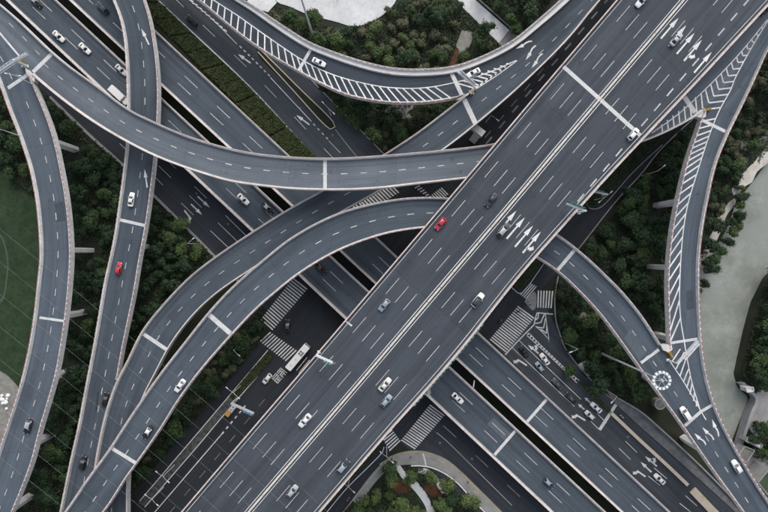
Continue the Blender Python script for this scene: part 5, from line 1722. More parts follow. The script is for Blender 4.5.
CARS = [
    # corridor, south-western viaduct (traffic heads down to the right)
    ('sedan', 'black', 'V1', 35.6, 1.5, 1, 'dark car with a silver roof cut by the top edge on the upper left viaduct', 'silver'),
    ('sedan', 'white', 'V1', 58.3, 36, 1, 'white car on the viaduct lane nearest the upper left ramp, first of three white cars'),
    ('sedan', 'white', 'V1', 84.5, 48.2, 1, 'white car in the middle of three white cars on the upper left viaduct'),
    ('sedan', 'offwhite', 'V1', 121, 69.7, 1, 'white car on the viaduct about to pass beneath the northward ramp'),
    ('sedan', 'white', 'V1', 243.2, 199.2, 1, 'white car ahead of a black car on the viaduct between the curved ramps'),
    ('sedan', 'black', 'V1', 267.5, 207.8, 1, 'black car with pale windows on the viaduct between the curved ramps', 'silver'),
    ('sedan', 'black', 'V1', 320.8, 268.3, 1, 'dark car with dull red roof just emerging below the long ramp', 'maroon'),
    ('sedan', 'white', 'V1', 457.8, 398.6, 1, 'white car on the low viaduct just past the broad viaduct'),
    ('hatch', 'blue', 'V1', 549.3, 483.5, 1, 'dark blue hatchback on the lower viaduct near the bottom edge', 'bluesilver'),
    ('suv', 'slate', 'V2', 102.0, 7.6, -1, 'dark slate car at the top edge between ramp and black gap'),
    ('sedan', 'black', 'S2', 191.5, 19.8, -1, 'black car on the street beside the green hedge median'),
    # ramps
    ('sedan', 'white', 'C', 131, 199.3, -1, 'white car going up the ramp beside the painted lane arrow'),
    ('hatch', 'red', 'C', 118.4, 268.4, -1, 'small red car on the ramp through the dark woods'),
    ('sedan', 'black', 'C', 105.2, 399.5, -1, 'black car on the ramp tucked against the neighbouring ramp parapet'),
    ('suv', 'black', 'C', 82.7, 463, -1, 'black car low on the ramp through the woods near its merge'),
    ('suv', 'black', 'I', 27.6, 427, 1, 'dark car with silver roof on the red railed ramp by the gravel yard', 'silver'),
    ('sedan', 'white', 'E', 179.7, 386, -1, 'white car alone on the long ramp above the woods'),
    ('sedan', 'black', 'E', 147.3, 432.5, -1, 'black and white car lower on the long ramp, behind the white one', 'white'),
    ('sedan', 'white', 'F', 319, 62, 1, 'white car on the hatched top ramp beside the tall mast'),
    ('sedan', 'white', 'F', 473.5, 72.6, -1, 'white car by the chevrons at the overhead gantry'),
    # broad viaduct
    ('hatch', 'red', 'A', 440.6, 223.7, -1, 'red car at the left edge of the broad viaduct'),
    ('sedan', 'slate', 'A', 491.3, 200, -1, 'slate grey car in the inner lanes of the broad viaduct'),
    ('suv', 'grey', 'A', 503.8, 229.7, 1, 'grey car driving over the white lane arrows at mid viaduct', 'silver'),
    ('suv', 'white', 'A', 478, 300, 1, 'white car with dark glass roof in the outer lane above the crossing', 'slate'),
    ('hatch', 'bluesilver', 'A', 384.2, 305.3, -1, 'pale silver blue car alone on the left carriageway of the broad viaduct'),
    ('sedan', 'offwhite', 'A', 385, 384.8, 1, 'whitish car beside a bluish one, nearer the viaduct median'),
    ('hatch', 'bluesilver', 'A', 386.3, 401, 1, 'bluish silver car beside a whitish one, farther from the median'),
    ('sedan', 'white', 'A', 304.7, 421, -1, 'white car lowest on the left carriageway of the broad viaduct'),
    ('suv', 'slate', 'A', 343.3, 466.3, 1, 'dark slate car near the lower hedge bed beside the viaduct edge', 'bluesilver'),
    ('hatch', 'silver', 'A', 292.2, 491.5, 1, 'silver car at the bottom of the broad viaduct near the median'),
    ('sedan', 'white', 'A', 642.3, 0, -1, 'white car cut by the top edge on the broad viaduct'),
    ('sedan', 'silver', 'A', 676.8, 38.8, 1, 'silver car among the lane arrows near the upper right corner'),
    ('hatch', 'white', 'A', 633.8, 133.8, 1, 'white car parked across the pale joint at the right viaduct edge'),
    # service street
    ('sedan', 'black', 'S2', 523.8, 351.6, -1, 'black car first in the queue at the stop line'),
    ('sedan', 'white', 'S2', 544.8, 359.2, -1, 'white car nearest the ladder line in the queue'),
    ('hatch', 'bluesilver', 'S2', 539.8, 367.2, -1, 'silver blue car behind the black car at the head of the queue'),
    ('sedan', 'grey', 'S2', 557.4, 384, -1, 'dark grey car in the middle of the queue'),
    ('sedan', 'black', 'S2', 570.8, 398, -1, 'black car behind the dark grey one in the queue', 'grey'),
    ('sedan', 'white', 'S2', 596.3, 407.8, -1, 'white car beside the thin hedge strip divider'),
    ('hatch', 'offwhite', 'S2', 590, 415.4, -1, 'off-white car level with the one beside the hedge strip, one lane inward'),
    ('sedan', 'white', 'S2', 659.8, 479.4, -1, 'white car alone on the service street by the cream divider'),
    # ramps by the river
    ('mpv', 'white', 'E', 685.7, 413.7, -1, 'white van on the ramp just before the pale joint near the tall lamp ring'),
    ('suv', 'white', 'G', 737, 466.7, -1, 'white car near the right parapet of the river ramp'),
    ('sedan', 'black', 'B', 766.5, 8.5, -1, 'black car at the upper right corner beside the chevrons'),
    ('sedan', 'black', 'X', 287.4, 326, 1, 'black car turning in the dark junction by the zebra crossing', 'grey', R(40)),
    ('hatch', 'white', 'X', 267, 379, -1, 'white car with dark windscreen waiting behind the painted lettering'),
]
for c in CARS:
    kind, paint, rb, px, py, fw, lab = c[:7]
    roof = c[7] if len(c) > 7 else None
    rot = c[8] if len(c) > 8 else 0.0
    car(kind, paint, rb, px, py, fw, lab, None, 'van' if kind == 'mpv' else 'car', rot, roof)

def big_vehicle(name, cat, label, rb, px, py, fwd, build):
    u, f = RB[rb].loc(px, py)
    p = RB[rb].P(u, f, .012)
    a = RB[rb].tan(u) + (0 if fwd > 0 else math.pi)
    k = 2.6 / (CAM_H - p.z)
    root = empty(name, (p.x * (1 - k), p.y * (1 - k), p.z), a)
    tag(root, label, cat)
    build(root)
    return root

def rounded_box(name, c, s, r, mat, parent, top_r=None):
    """box with rounded plan corners and a softened roof edge"""
    x, y, z = s[0] / 2, s[1] / 2, s[2] / 2
    prof = []
    for ang0, cx, cy in ((0, x - r, y - r), (90, -x + r, y - r), (180, -x + r, -y + r), (270, x - r, -y + r)):
        for k in range(4):
            t = R(ang0 + 30 * k)
            prof.append((cx + r * math.cos(t), cy + r * math.sin(t), cx, cy))
    n = len(prof)
    vs, fs = [], []
    tr = r * .6 if top_r is None else top_r
    for zz, sh in ((-z, 0), (z - tr, 0), (z - tr * .3, .3), (z, .9)):
        for a, b, cx, cy in prof:
            d_ = Vector((a, b)) - Vector((cx, cy))
            vs.append((c[0] + a - d_.x * sh * min(1, tr / r), c[1] + b - d_.y * sh * min(1, tr / r), c[2] + zz))
    for k in range(3):
        for i in range(n):
            j = (i + 1) % n
            fs.append((k * n + i, k * n + j, (k + 1) * n + j, (k + 1) * n + i))
    fs.append(tuple(range(n - 1, -1, -1))); fs.append(tuple(3 * n + i for i in range(n)))
    return link(bpy.data.objects.new(name, solid(name, vs, fs, mat)), parent)

def wheels(root, xs_, y, r=.48, w=.30):
    wm = wheel_mesh(r, w)
    for x in xs_:
        for sg in (-1, 1):
            o = link(bpy.data.objects.new('wheel', wm), root)
            o.location = (x, sg * y, r)

def make_bus(root):
    rounded_box('body', (0, 0, 1.72), (10.6, 2.5, 2.75), .35, PAINT['white'], root)
    rounded_box('air_conditioner', (2.1, 0, 3.16), (1.9, 1.7, .30), .2, PAINT['offwhite'], root)
    for x in (1.65, 2.5):
        for y in (-.42, .42):
            b = MB(); b.tube((x, y, 3.31), (x, y, 3.335), .30, .30, 12)
            o = b.build('fan', M['trim_dark'], root)
    for x in (-3.4, -.8):
        b = MB(); b.box((x, 0, 3.11), (.8, .8, .08)); b.build('roof_hatch', PAINT['offwhite'], root)
    for sg in (-1, 1):
        for k in range(6):
            b = MB(); b.box((-4.2 + k * 1.55, sg * 1.255, 2.15), (1.4, .03, .95)); b.build('side_window', M['glass'], root)
        b = MB(); b.box((4.95, sg * 1.42, 2.6), (.25, .2, .45)); b.build('wing_mirror', M['trim_dark'], root)
        b = MB(); b.box((5.31, sg * .85, .85), (.05, .4, .2)); b.build('headlight', M['headlight'], root)
        b = MB(); b.box((-5.31, sg * .95, 1.0), (.05, .25, .35)); b.build('tail_light', M['tail_light'], root)
    b = MB(); b.box((5.31, 0, 2.1), (.03, 2.1, 1.2)); b.build('windscreen', M['glass'], root)
    b = MB(); b.box((-5.31, 0, 2.35), (.03, 1.9, .7)); b.build('rear_window', M['glass'], root)
    wheels(root, (3.0, -2.7), 1.1)
big_vehicle('bus', 'bus', 'long white bus with rooftop unit stopped over the zebra crossing', 'X', 297.5, 357.6, 1, make_bus)

def make_truck(root):
    rounded_box('cab', (2.85, 0, 1.45), (1.6, 2.05, 2.0), .25, PAINT['white'], root)
    rounded_box('cargo_box', (-.75, 0, 1.95), (5.3, 2.25, 2.5), .08, PAINT['white'], root, .05)
    for k in range(6):
        b = MB(); b.box((-3.0 + k * .9, 0, 3.215), (.06, 2.15, .03)); b.build('roof_rib', PAINT['white'], root)
    b = MB(); b.box((0, 0, .72), (6.8, .9, .2)); b.build('chassis', M['trim_dark'], root)
    b = MB(); b.box((3.66, 0, 1.85), (.03, 1.7, .75)); b.build('windscreen', M['glass'], root)
    for sg in (-1, 1):
        b = MB(); b.box((2.95, sg * 1.03, 1.85), (.8, .03, .6)); b.build('side_window', M['glass'], root)
        b = MB(); b.box((3.66, sg * .75, .95), (.05, .35, .2)); b.build('headlight', M['headlight'], root)
        b = MB(); b.box((3.4, sg * 1.2, 1.9), (.15, .2, .4)); b.build('wing_mirror', M['trim_dark'], root)
    wheels(root, (2.6, -2.1), .95, .42, .26)
bt = big_vehicle('box_truck', 'truck', 'white box truck half hidden beneath the pale curved ramp', 'V1', 118.4, 94.9, 1, make_truck)
bt.scale = (1.08, 1.02, 1.0)

def make_flatbed(root):
    rounded_box('cab', (-1.55, 0, 1.15), (1.5, 1.75, 1.7), .2, PAINT['orange'], root)
    b = MB(); b.box((.75, 0, .78), (3.1, 1.75, .12)); b.build('flatbed', PAINT['offwhite'], root)
    for sg in (-1, 1):
        b = MB(); b.box((.75, sg * .88, .95), (3.1, .06, .3)); b.build('side_board', PAINT['offwhite'], root)
        b = MB(); b.box((-1.7, sg * .882, 1.5), (.7, .03, .45)); b.build('side_window', M['glass'], root)
    b = MB(); b.box((2.3, 0, .95), (.06, 1.75, .3)); b.build('tailgate', PAINT['offwhite'], root)
    b = MB(); b.box((-2.31, 0, 1.5), (.03, 1.4, .55)); b.build('windscreen', M['glass'], root)
    wheels(root, (-1.5, 1.4), .8, .34, .22)
fb = big_vehicle('flatbed_truck', 'truck', 'small orange cabbed flatbed truck parked by the blue sign gantry', 'X', 229.6, 411.5, 1, make_flatbed)
fa = fb.rotation_euler.z
for k, (x, lab) in enumerate(((.15, 'white cable drum on the orange truck, nearest its cab'), (1.45, 'white cable drum on the orange truck, by the tailgate'))):
    p = Vector(fb.location) + Matrix.Rotation(fa, 3, 'Z') @ Vector((x, 0, .84))
    root = empty('cable_drum', p, fa)
    tag(root, lab, 'drum', 'cable drums on the flatbed')
    for nm, z0_, z1_, r0_, mat in (('flange', 0, .06, .62, 'sign_white'), ('core', .06, .55, .34, 'trim_dark'), ('flange', .55, .61, .62, 'sign_white')):
        b = MB(); b.tube((0, 0, z0_), (0, 0, z1_), r0_, r0_, 18); b.build(nm, M[mat], root)
    b = MB(); b.tube((0, 0, .60), (0, 0, .64), .26, .26, 14); b.build('hub', M['trim_dark'], root)

# ------------------------------------------------------------------ scooters with riders, and people on foot
def skin_body(name, joints, edges, mat, root_i=0):
    me = bpy.data.meshes.new(name)
    me.from_pydata([j[0] for j in joints], edges, [])
    o = bpy.data.objects.new(name + '_cage', me)
    COL.objects.link(o)
    sk = o.modifiers.new('skin', 'SKIN')
    sub = o.modifiers.new('sub', 'SUBSURF'); sub.levels = 1; sub.render_levels = 1
    for i, j in enumerate(joints):
        r_ = j[1]
        me.skin_vertices[0].data[i].radius = r_ if isinstance(r_, tuple) else (r_, r_)
    me.skin_vertices[0].data[root_i].use_root = True
    dg = bpy.context.evaluated_depsgraph_get()
    res = bpy.data.meshes.new_from_object(o.evaluated_get(dg))
    res.name = name
    bpy.data.objects.remove(o)
    res.materials.clear(); res.materials.append(mat)
    res.polygons.foreach_set('use_smooth', [True] * len(res.polygons))
    return res
CLOTH = {'dark': plain('cloth_dark', (.035, .037, .045), .9), 'blue': plain('cloth_blue', (.05, .08, .15), .9), 'pale': plain('cloth_pale', (.35, .34, .33), .9), 'red': plain('cloth_red', (.25, .04, .04), .9)}
SKIN = plain('skin', (.35, .22, .16), .6)
HAIR = plain('hair', (.012, .01, .009), .7)
def body_joints(seated):
    if seated:
        J = [((0, 0, .82), (.16, .15)), ((.02, 0, 1.10), (.15, .13)), ((.06, 0, 1.34), (.19, .12)), ((.08, 0, 1.46), .055), ((.10, 0, 1.58), (.095, .11)), ((.10, 0, 1.70), (.08, .09)),
             ((.06, .10, .80), .085), ((.42, .13, .72), .07), ((.40, .14, .34), .05), ((.50, .14, .27), .04), ((.06, -.10, .80), .085), ((.42, -.13, .72), .07), ((.40, -.14, .34), .05), ((.50, -.14, .27), .04),
             ((.07, .21, 1.36), .06), ((.22, .27, 1.14), .045), ((.48, .27, 1.06), .035), ((.55, .27, 1.05), .035), ((.07, -.21, 1.36), .06), ((.22, -.27, 1.14), .045), ((.48, -.27, 1.06), .035), ((.55, -.27, 1.05), .035)]
    else:
        J = [((0, 0, .95), (.15, .13)), ((0, 0, 1.15), (.14, .11)), ((0, 0, 1.38), (.19, .11)), ((0, 0, 1.50), .055), ((.02, 0, 1.60), (.085, .10)), ((.02, 0, 1.71), (.075, .085)),
             ((0, .09, .90), .085), ((.10, .10, .48), .06), ((.02, .10, .08), .042), ((.15, .10, .04), .04), ((0, -.09, .90), .085), ((-.02, -.10, .48), .06), ((-.22, -.10, .10), .042), ((-.10, -.10, .04), .04),
             ((0, .20, 1.40), .058), ((-.08, .24, 1.12), .043), ((.08, .25, .88), .034), ((.12, .25, .80), .034), ((0, -.20, 1.40), .058), ((.06, -.24, 1.12), .043), ((.20, -.24, .90), .034), ((.25, -.24, .83), .034)]
    E_ = [(0, 1), (1, 2), (2, 3), (3, 4), (4, 5), (0, 6), (6, 7), (7, 8), (8, 9), (0, 10), (10, 11), (11, 12), (12, 13), (2, 14), (14, 15), (15, 16), (16, 17), (2, 18), (18, 19), (19, 20), (20, 21)]
    return J, E_
BODY = {}
for st_ in (True, False):
    J, E_ = body_joints(st_)
    BODY[st_] = skin_body('person', J, E_, CLOTH['dark'])
def dome_mesh(r, mat, name):
    bm = bmesh.new()
    bmesh.ops.create_icosphere(bm, subdivisions=2, radius=r)
    for v in bm.verts:
        if v.co.z < -.25 * r: v.co.z = -.25 * r
    me = bpy.data.meshes.new(name); bm.to_mesh(me); bm.free()
    me.materials.append(mat)
    return me
HAIRM = dome_mesh(.118, HAIR, 'hair')
HELM = dome_mesh(.145, M['sign_white'], 'helmet')
HELM2 = dome_mesh(.145, PAINT['red'], 'helmet')
FACE = dome_mesh(.10, SKIN, 'face')
def person(p, a, seated, cloth, label, group=None, helmet=None):
    o = link(bpy.data.objects.new('person', BODY[seated]))
    o.location, o.rotation_euler = p, (0, 0, a)
    o.material_slots[0].link = 'OBJECT'; o.material_slots[0].material = CLOTH[cloth]
    tag(o, label, 'person', group)
    f_ = link(bpy.data.objects.new('face', FACE), o); f_.location = (.055 + (.08 if seated else 0), 0, 1.62 if not seated else 1.60)
    h_ = link(bpy.data.objects.new('helmet' if helmet else 'hair', helmet or HAIRM), o)
    h_.location = (.005 + (.095 if seated else 0), 0, 1.69 if not seated else 1.67)
    return o
def scooter_at(px, py, a, paint, label, rider, cloth, helmet, z=.14):
    p = at(px, py, z)
    root = empty('scooter', p, a)
    tag(root, label, 'scooter')
    b = MB(); b.box((-.42, 0, .58), (.75, .34, .36), 0, 0, .8); b.box((-.80, 0, .62), (.25, .26, .22), 0, 0, .7); b.build('body', PAINT[paint], root)
    b = MB(); b.box((-.32, 0, .79), (.72, .30, .09)); b.build('seat', M['trim_dark'], root)
    b = MB(); b.box((.15, 0, .30), (.55, .34, .08)); b.build('footboard', M['trim_dark'], root)
    b = MB(); b.box((.52, 0, .65), (.12, .40, .70), 0, 0, .7); b.tube((.62, 0, .35), (.48, 0, 1.05), .05, .04); b.build('front_shield', PAINT[paint], root)
    b = MB(); b.tube((.50, -.33, 1.05), (.50, .33, 1.05), .025); b.build('handlebar', M['steel'], root)
    wm = wheel_mesh(.22, .10)
    for x in (.72, -.68):
        o = link(bpy.data.objects.new('wheel', wm), root); o.location = (x, 0, .22)
    b = MB(); b.box((.62, 0, .92), (.10, .18, .14)); b.build('headlight', M['headlight'], root)
    person(tuple(p + Matrix.Rotation(a, 3, 'Z') @ Vector((-.32, 0, .02))), a, True, cloth, rider, None, helmet)
aN = math.atan2(.762, .648)         # heading up along the cross street
scooter_at(499.6, 321, aN, 'black', 'black scooter crossing the junction above the zebra crossing', 'rider in dark clothes on the scooter in the junction', 'dark', HELM2)
scooter_at(518.2, 311.2, aN - .5, 'red', 'red scooter at the tip of the traffic island', 'rider in dark clothes on the red scooter by the island', 'dark', HAIRM)
scooter_at(348.2, 498, aN, 'maroon', 'maroon scooter on the narrow lane beside the small park', 'rider in red top on the scooter beside the park', 'red', HELM)
scooter_at(620.8, 415.8, R(137), 'white', 'white scooter in the side lane next to the cream divider', 'rider in pale clothes on the white scooter', 'pale', HELM, .12)
for px, py, a, cl, lab in ((529.5, 304.5, 2.0, 'dark', 'person in dark clothes waiting on the traffic island'), (527.2, 301.5, 1.2, 'blue', 'person in blue waiting on the traffic island edge'),
                           (410.5, 456.5, 3.0, 'dark', 'person in dark clothes walking along the curved pavement'), (467.5, 481, 2.2, 'dark', 'person walking on the pavement beside the kerbside park tree'),
                           (483, 20.5, 2.2, 'dark', 'person in dark clothes on the pale footbridge path')):
    person(at(px, py, .29), a, False, cl, lab)
person(at(337.5, 0.8, .2), .6, False, 'dark', 'person in dark clothes on the pale plaza')

# ------------------------------------------------------------------ street furniture
def lamp(px, py, z0, h, a, label, arms=2, reach=2.3):
    p = at(px, py, z0)
    root = empty('street_lamp', p, a)
    tag(root, label, 'street lamp')
    b = MB(); b.tube((0, 0, 0), (0, 0, .5), .22, .20, 8); b.build('base', M['steel'], root)
    b = MB(); b.tube((0, 0, .5), (0, 0, h), .13, .07, 8); b.build('pole', M['pale_steel'], root)
    for k in range(arms):
        s_ = 1 if k == 0 else -1
        b = MB(); b.tube((0, 0, h - .3), (s_ * reach * .5, 0, h + .25), .06, .05, 6); b.tube((s_ * reach * .5, 0, h + .25), (s_ * reach, 0, h + .3), .05, .045, 6)
        arm = b.build('arm', M['pale_steel'], root)
        b = MB(); b.box((s_ * (reach + .3), 0, h + .3), (.95, .32, .14), 0, 0, .8)
        hd = b.build('lamp_head', M['sign_white'], arm)
    return root
aX = math.atan2(.762, .648)
nX = aX - math.pi / 2
lamp(241, 385.5, .2, 9.5, nX, 'double-armed lamp on the hedge median near the blue sign')
lamp(174.5, 465, .2, 9.5, nX, 'double-armed lamp on the paved median, nearest the woods')
lamp(163.5, 487.5, .2, 9.0, nX, 'double-armed lamp on the paved median near the bottom edge')
lamp(350, 474.6, .3, 9.5, nX, 'double-armed lamp in the narrow hedge bed by the small park')
lamp(386.6, 447, .3, 9.0, nX, 'double-armed lamp at the tip of the narrow hedge bed')
lamp(565.5, 343.3, .3, 11.5, R(200), 'tall single-armed lamp at the service street kerb', 1)
lamp(642, 175.8, .3, 10.5, R(40), 'single-armed lamp at the wood edge beside the right viaduct', 1)
lamp(19.6, 135.6, zI(20, 135) + 1.0, 8.0, R(200), 'lamp leaning over the leftmost ramp parapet by the bank', 1, 1.6)
lamp(32.8, 84.2, zI(30, 84) + 1.0, 8.3, R(170), 'double-armed lamp on the parapet behind the upper left gantry', 2, 1.8)
lamp(594, 200, .3, 9.0, R(40), 'double-armed lamp in the rounded hedge bed under the broad viaduct')
lamp(197, 244, .3, 8.5, R(40), 'lamp among the bright trees at the frontage street kerb', 1)
lamp(240, 346, .3, 8.0, nX, 'lamp in the woods beside the side lane of the cross street', 1)
lamp(331, 115, .4, 8.5, R(135), 'lamp at the end of the planter strip between two lanes', 2)
lamp(486, 122, .2, 9.0, nX, 'lamp in the dark gap between the ramp and the broad viaduct', 1)
lamp(606, 390, .3, 8.5, R(225), 'small lamp at the start of the river pavement', 1)

# high masts with a ring of floodlights
def high_mast(px, py, h, label, n=14, rr=2.25):
    root = empty('high_mast', at(px, py, 0))
    tag(root, label, 'light mast')
    b = MB(); b.tube((0, 0, -.3), (0, 0, h), .42, .17, 12); b.build('pole', M['steel'], root)
    b = MB()
    for k in range(24):
        a, c = 2 * math.pi * k / 24, 2 * math.pi * (k + 1) / 24
        b.tube((math.cos(a) * rr * .82, math.sin(a) * rr * .82, h), (math.cos(c) * rr * .82, math.sin(c) * rr * .82, h), .06, .06, 5)
    for k in range(6):
        a = 2 * math.pi * k / 6
        b.tube((0, 0, h), (math.cos(a) * rr * .82, math.sin(a) * rr * .82, h), .05, .05, 5)
    b.tube((0, 0, h - .3), (0, 0, h + .5), .5, .35, 10)
    ring = b.build('ring', M['steel'], root)
    for k in range(n):
        a = 2 * math.pi * k / n
        b = MB(); b.box((math.cos(a) * rr, math.sin(a) * rr, h - .1), (.62, .70, .36), a)
        b.build('floodlight', M['sign_white'], ring)
high_mast(597, 351.5, 42.0, 'tall mast whose ring of white floodlights floats over the river ramps')
high_mast(315.5, 43, 42.0, 'tall mast rising past the top edge from behind the hatched ramp')

# sign gantries
def beam_sign(name, label, p, q, z0, h, panels=(), ladder=False, cat='sign gantry'):
    """post at p, beam to q at height h above z0; panels: (t0, t1, material, height)"""
    a3, b3 = at(p[0], p[1], z0), at(q[0], q[1], z0 + h)
    root = empty(name, a3)
    tag(root, label, cat)
    b = MB(); b.tube((0, 0, 0), (0, 0, h + .2), .26, .20, 10); b.box((0, 0, .15), (.9, .9, .3)); b.build('post', M['pale_steel'], root)
    v = Vector((b3.x - a3.x, b3.y - a3.y, 0)); L = v.length; v.normalize()
    s_ = Vector((-v.y, v.x, 0))
    b = MB()
    for o_ in ((-.45, .45) if ladder else (-.18, .18)):
        for dz in (0, -.8):
            b.tube(s_ * o_ + Vector((0, 0, h + dz)), v * L + s_ * o_ + Vector((0, 0, h + dz)), .10, .10, 6)
    k = 0.0
    while k < L:
        b.tube(v * k + s_ * -.4 + Vector((0, 0, h)), v * (k + .9) + s_ * .4 + Vector((0, 0, h)), .05, .05, 5)
        k += 1.2
    b.build('beam', M['pale_steel'], root)
    for t0, t1, mat, ph in panels:
        b = MB(); c = v * (L * (t0 + t1) / 2) + Vector((0, 0, h - .2 * ph)) - s_ * .62
        b.box((c.x, c.y, c.z), (L * (t1 - t0), .10, ph), math.atan2(v.y, v.x))
        pn = b.build('sign_panel', M[mat], root)
        b = MB()
        for kk in range(3):
            c2 = c + v * (L * (t1 - t0) * (-.3 + .3 * kk)) + s_ * .12
            b.box((c2.x, c2.y, c2.z), (.12, .12, ph * .96), math.atan2(v.y, v.x))
        b.build('stiffener', M['pale_steel'], pn)
    return root
def zr_(k, x, y):
    u, f = RB[k].loc(x, y); return RB[k].P(u, f).z
beam_sign('sign_gantry', 'grey truss gantry reaching over the upper left ramps beside the gore', (27.5, 66.5), (-6, 73.5), zr_('B', 26, 66), 5.6, (), True)
beam_sign('sign_gantry', 'short truss gantry over the ramp lanes beside the yellow cushion', (26.5, 67), (26, 53), zr_('B', 26, 66), 5.6, ())
beam_sign('sign_gantry', 'gantry arm spanning the hatched ramp just before the chevrons', (472.5, 93), (457.5, 70.5), zr_('D', 473, 92) , 5.8, ((.1, .9, 'sign_white', 2.4),))
beam_sign('sign_gantry', 'pale gantry arm at the river ramp merge', (667.5, 360), (698.5, 341), zr_('G', 670, 356), 5.8, ((.25, .95, 'sign_white', 2.2),))
beam_sign('road_sign', 'green cantilever sign at the right edge of the broad viaduct beside the woods', (578.6, 212.6), (567.2, 203.2), 29.4, 5.4, ((.1, 1.0, 'sign_green', 2.4),), False, 'road sign')
beam_sign('road_sign', 'green cantilever sign on the left edge of the broad viaduct near the bus', (319, 352), (332.5, 363), 30.5, 5.6, ((.45, 1.0, 'sign_green', 1.9),), False, 'road sign')
beam_sign('road_sign', 'blue tipped cantilever sign over the cross street lanes', (236.5, 398.5), (253.5, 414), .1, 6.4, ((.55, 1.0, 'sign_blue', 2.4),), False, 'road sign')
beam_sign('road_sign', 'small blue sign in the hedge bed under the broad viaduct', (601, 196), (595, 191.5), .2, 5.0, ((.3, 1.1, 'sign_blue', 1.6),), False, 'road sign')
beam_sign('road_sign', 'white framed sign post hugging the viaduct parapet above the lower crossing', (428, 391.5), (427, 384), 6.6, 6.0, ((.2, 1.0, 'sign_white', 1.2),), False, 'road sign')

# crash cushions at the tips of the gores
def cushion(key, px, py, a, label):
    z = zr_(key, px, py)
    root = empty('crash_cushion', at(px, py, z), a)
    tag(root, label, 'crash cushion')
    for k in range(3):
        b = MB(); b.tube((.75 * (k - 1), 0, 0), (.75 * (k - 1), 0, .95), .40 + .05 * k, .36 + .05 * k, 12)
        o = b.build('barrel', M['ochre'], root)
    b = MB(); b.box((1.25, 0, .6), (.2, 1.5, 1.2)); b.build('back_plate', M['cream'], root)
cushion('B', 22.8, 63.5, R(-52), 'ochre crash cushion at the tip of the upper left gore')
cushion('D', 473, 91, R(215), 'ochre crash cushion at the tip of the hatched ramp gore')
cushion('G', 706.2, 110, R(195), 'ochre crash cushion on the chevrons at the upper right gore')
cushion('G', 669.5, 354, R(120), 'ochre crash cushion below the river ramp gore')

# overhead lines strung from the lower left field towards the broad viaduct
for k in range(8):
    y0 = 236 + 33 * k
    a3, b3 = at(-60, y0 - 55, 40.0), at(330, y0 + 278, 40.0)
    b = MB()
    n = 16
    pts = []
    for i in range(n + 1):
        t = i / n
        p = a3.lerp(b3, t); p.z = 40.0 - 3.0 * 4 * t * (1 - t)
        pts.append(p)
    for i in range(n):
        b.tube(pts[i], pts[i + 1], .011, .011, 5)
    o = b.build('power_line', M['wire'])
    tag(o, 'thin pale overhead line strung diagonally above the lower left ramps', 'power line', 'overhead lines above the lower left ramps')

# shed, roofs and clutter beyond the quay and in the yard at the left edge
def building(name, px, h, label, roofmat, wallmat='concrete_grey', par=.5, z=0.0, cat='building'):
    g = [Vector(at(x, y, h)).xy for x, y in px]
    c = sum((Vector(q) for q in g), Vector((0, 0))) / len(g)
    root = empty(name, (c.x, c.y, z))
    tag(root, label, cat)
    loc = [(q[0] - c.x, q[1] - c.y) for q in g]
    b = MB(); b.poly_prism(loc, 0, h - z - .02); b.build('wall', M[wallmat], root)
    b = MB(); b.poly_prism([(x * .93, y * .93) for x, y in loc], h - z - .25, h - z + .06); b.build('roof', M[roofmat], root)
    n = len(loc)
    for i in range(n):
        p, q = Vector((*loc[i], h - z)), Vector((*loc[(i + 1) % n], h - z))
        m = (p + q) / 2
        b = MB(); b.box((m.x * .985, m.y * .985, h - z + par / 2 - .02), ((q - p).length + .02 * i, .28 + .01 * i, par), math.atan2(q.y - p.y, q.x - p.x))
        b.build('parapet', M[wallmat], root)
    return root
M['roof_green'] = mottled('roof_green', (0.03, 0.055, 0.03), (0.06, 0.085, 0.05), .6, fine=3)
M['roof_brown'] = mottled('roof_brown', (0.13, 0.12, 0.11), (0.20, 0.19, 0.175), .5, fine=3)
M['roof_white'] = mottled('roof_white', (0.60, 0.61, 0.62), (0.72, 0.72, 0.73), .5, fine=3)
building('flat_roofed_building', [(757, 482), (768, 469), (790, 490), (778, 508)], 7.0, 'dark walled building with green flat roof at the right edge', 'roof_green')
building('shed', [(744, 446), (754, 450), (746, 462), (736, 457)], 3.2, 'low brown roofed shed behind the quay wall', 'roof_brown')
building('shed', [(747, 437), (762, 444), (760, 448), (745, 441)], 3.4, 'long narrow pale roofed shed above the brown one', 'roof_white')
building('kiosk', [(745.5, 387.5), (752.5, 387), (753, 391), (746.5, 392)], 3.0, 'small white kiosk at the corner of the quay', 'roof_white', 'concrete')
building('warehouse', [(-22, 452), (-4, 458), (6, 463), (3, 480), (-24, 500)], 5.0, 'pale roofed warehouse at the left edge below the gravel yard', 'roof_white')
rr_ = random.Random(4)
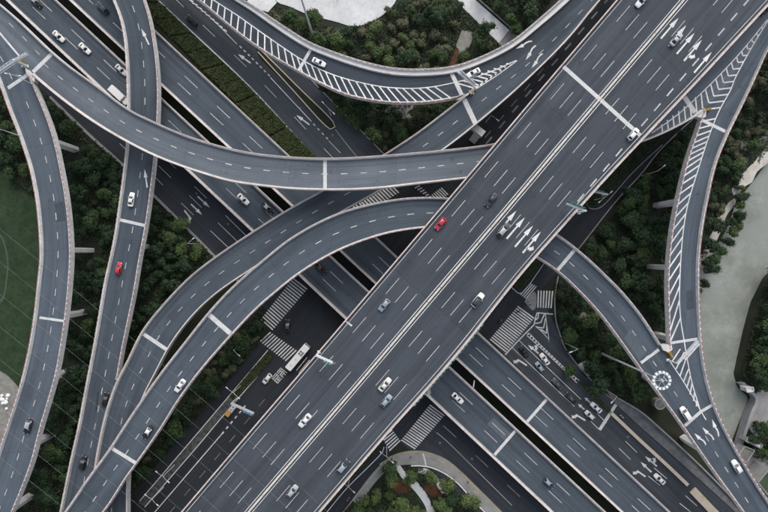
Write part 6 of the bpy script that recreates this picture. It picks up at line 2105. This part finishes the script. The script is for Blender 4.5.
for k in range(12):
    px, py = rr_.uniform(0, 9), rr_.uniform(394, 410)
    sx = rr_.uniform(.9, 1.6)
    bm = bmesh.new()
    bmesh.ops.create_icosphere(bm, subdivisions=2, radius=sx * .5)
    for v in bm.verts:
        v.co.z = max(v.co.z, -.3 * sx) * .7
        v.co += Vector((rr_.uniform(-.05, .05), rr_.uniform(-.05, .05), 0))
    me = bpy.data.meshes.new('bag'); bm.to_mesh(me); bm.free()
    me.materials.append(M['sign_white'])
    o = link(bpy.data.objects.new('bag', me)); p = at(px, py, .2); o.location = (p.x, p.y, .25)
    tag(o, 'white sack lying in the heap on the gravel yard', 'sack', 'white sacks on the gravel yard')
# round stone basin beside the river ramp
root = empty('round_basin', at(659.5, 404, 0)); tag(root, 'pale round stone basin beside the river ramp above the dark water', 'basin')
b = MB()
for k in range(20):
    a, c = 2 * math.pi * k / 20, 2 * math.pi * (k + 1) / 20
    b.tube((math.cos(a) * 1.8, math.sin(a) * 1.8, .3), (math.cos(c) * 1.8, math.sin(c) * 1.8, .3), .25, .25, 6)
b.build('rim', M['concrete_grey'], root)
b = MB(); b.tube((0, 0, -3.5), (0, 0, .15), 1.75, 1.75, 20); b.build('core', M['rough_ground'], root)
for k in range(8):
    a = 2 * math.pi * k / 8
    b = MB(); b.box((math.cos(a) * .9, math.sin(a) * .9, .25), (1.5, .2, .25), a); b.build('rib', M['concrete_grey'], root)
# handrail along the pale footbridge path
root = empty('handrail', at(492, 15, 0)); tag(root, 'grey handrail along the right side of the pale footbridge path', 'handrail')
l0, l1 = at(474.5, -3, 0) - at(492, 15, 0), at(510.5, 29, 0) - at(492, 15, 0)
b = MB()
for z_ in (.6, 1.1): b.tube(l0 + Vector((0, 0, z_)), l1 + Vector((0, 0, z_)), .05, .05, 6)
b.build('rail', M['steel'], root)
for k in range(11):
    p = l0.lerp(l1, k / 10)
    b = MB(); b.tube(p, p + Vector((0, 0, 1.12)), .05, .05, 6); b.build('post', M['steel'], root)

for r_ in WORLD_ROOTS:              # their parts were built in place
    for ch in list(r_.children):
        ch.matrix_parent_inverse = Matrix.Translation(-Vector(r_.location))
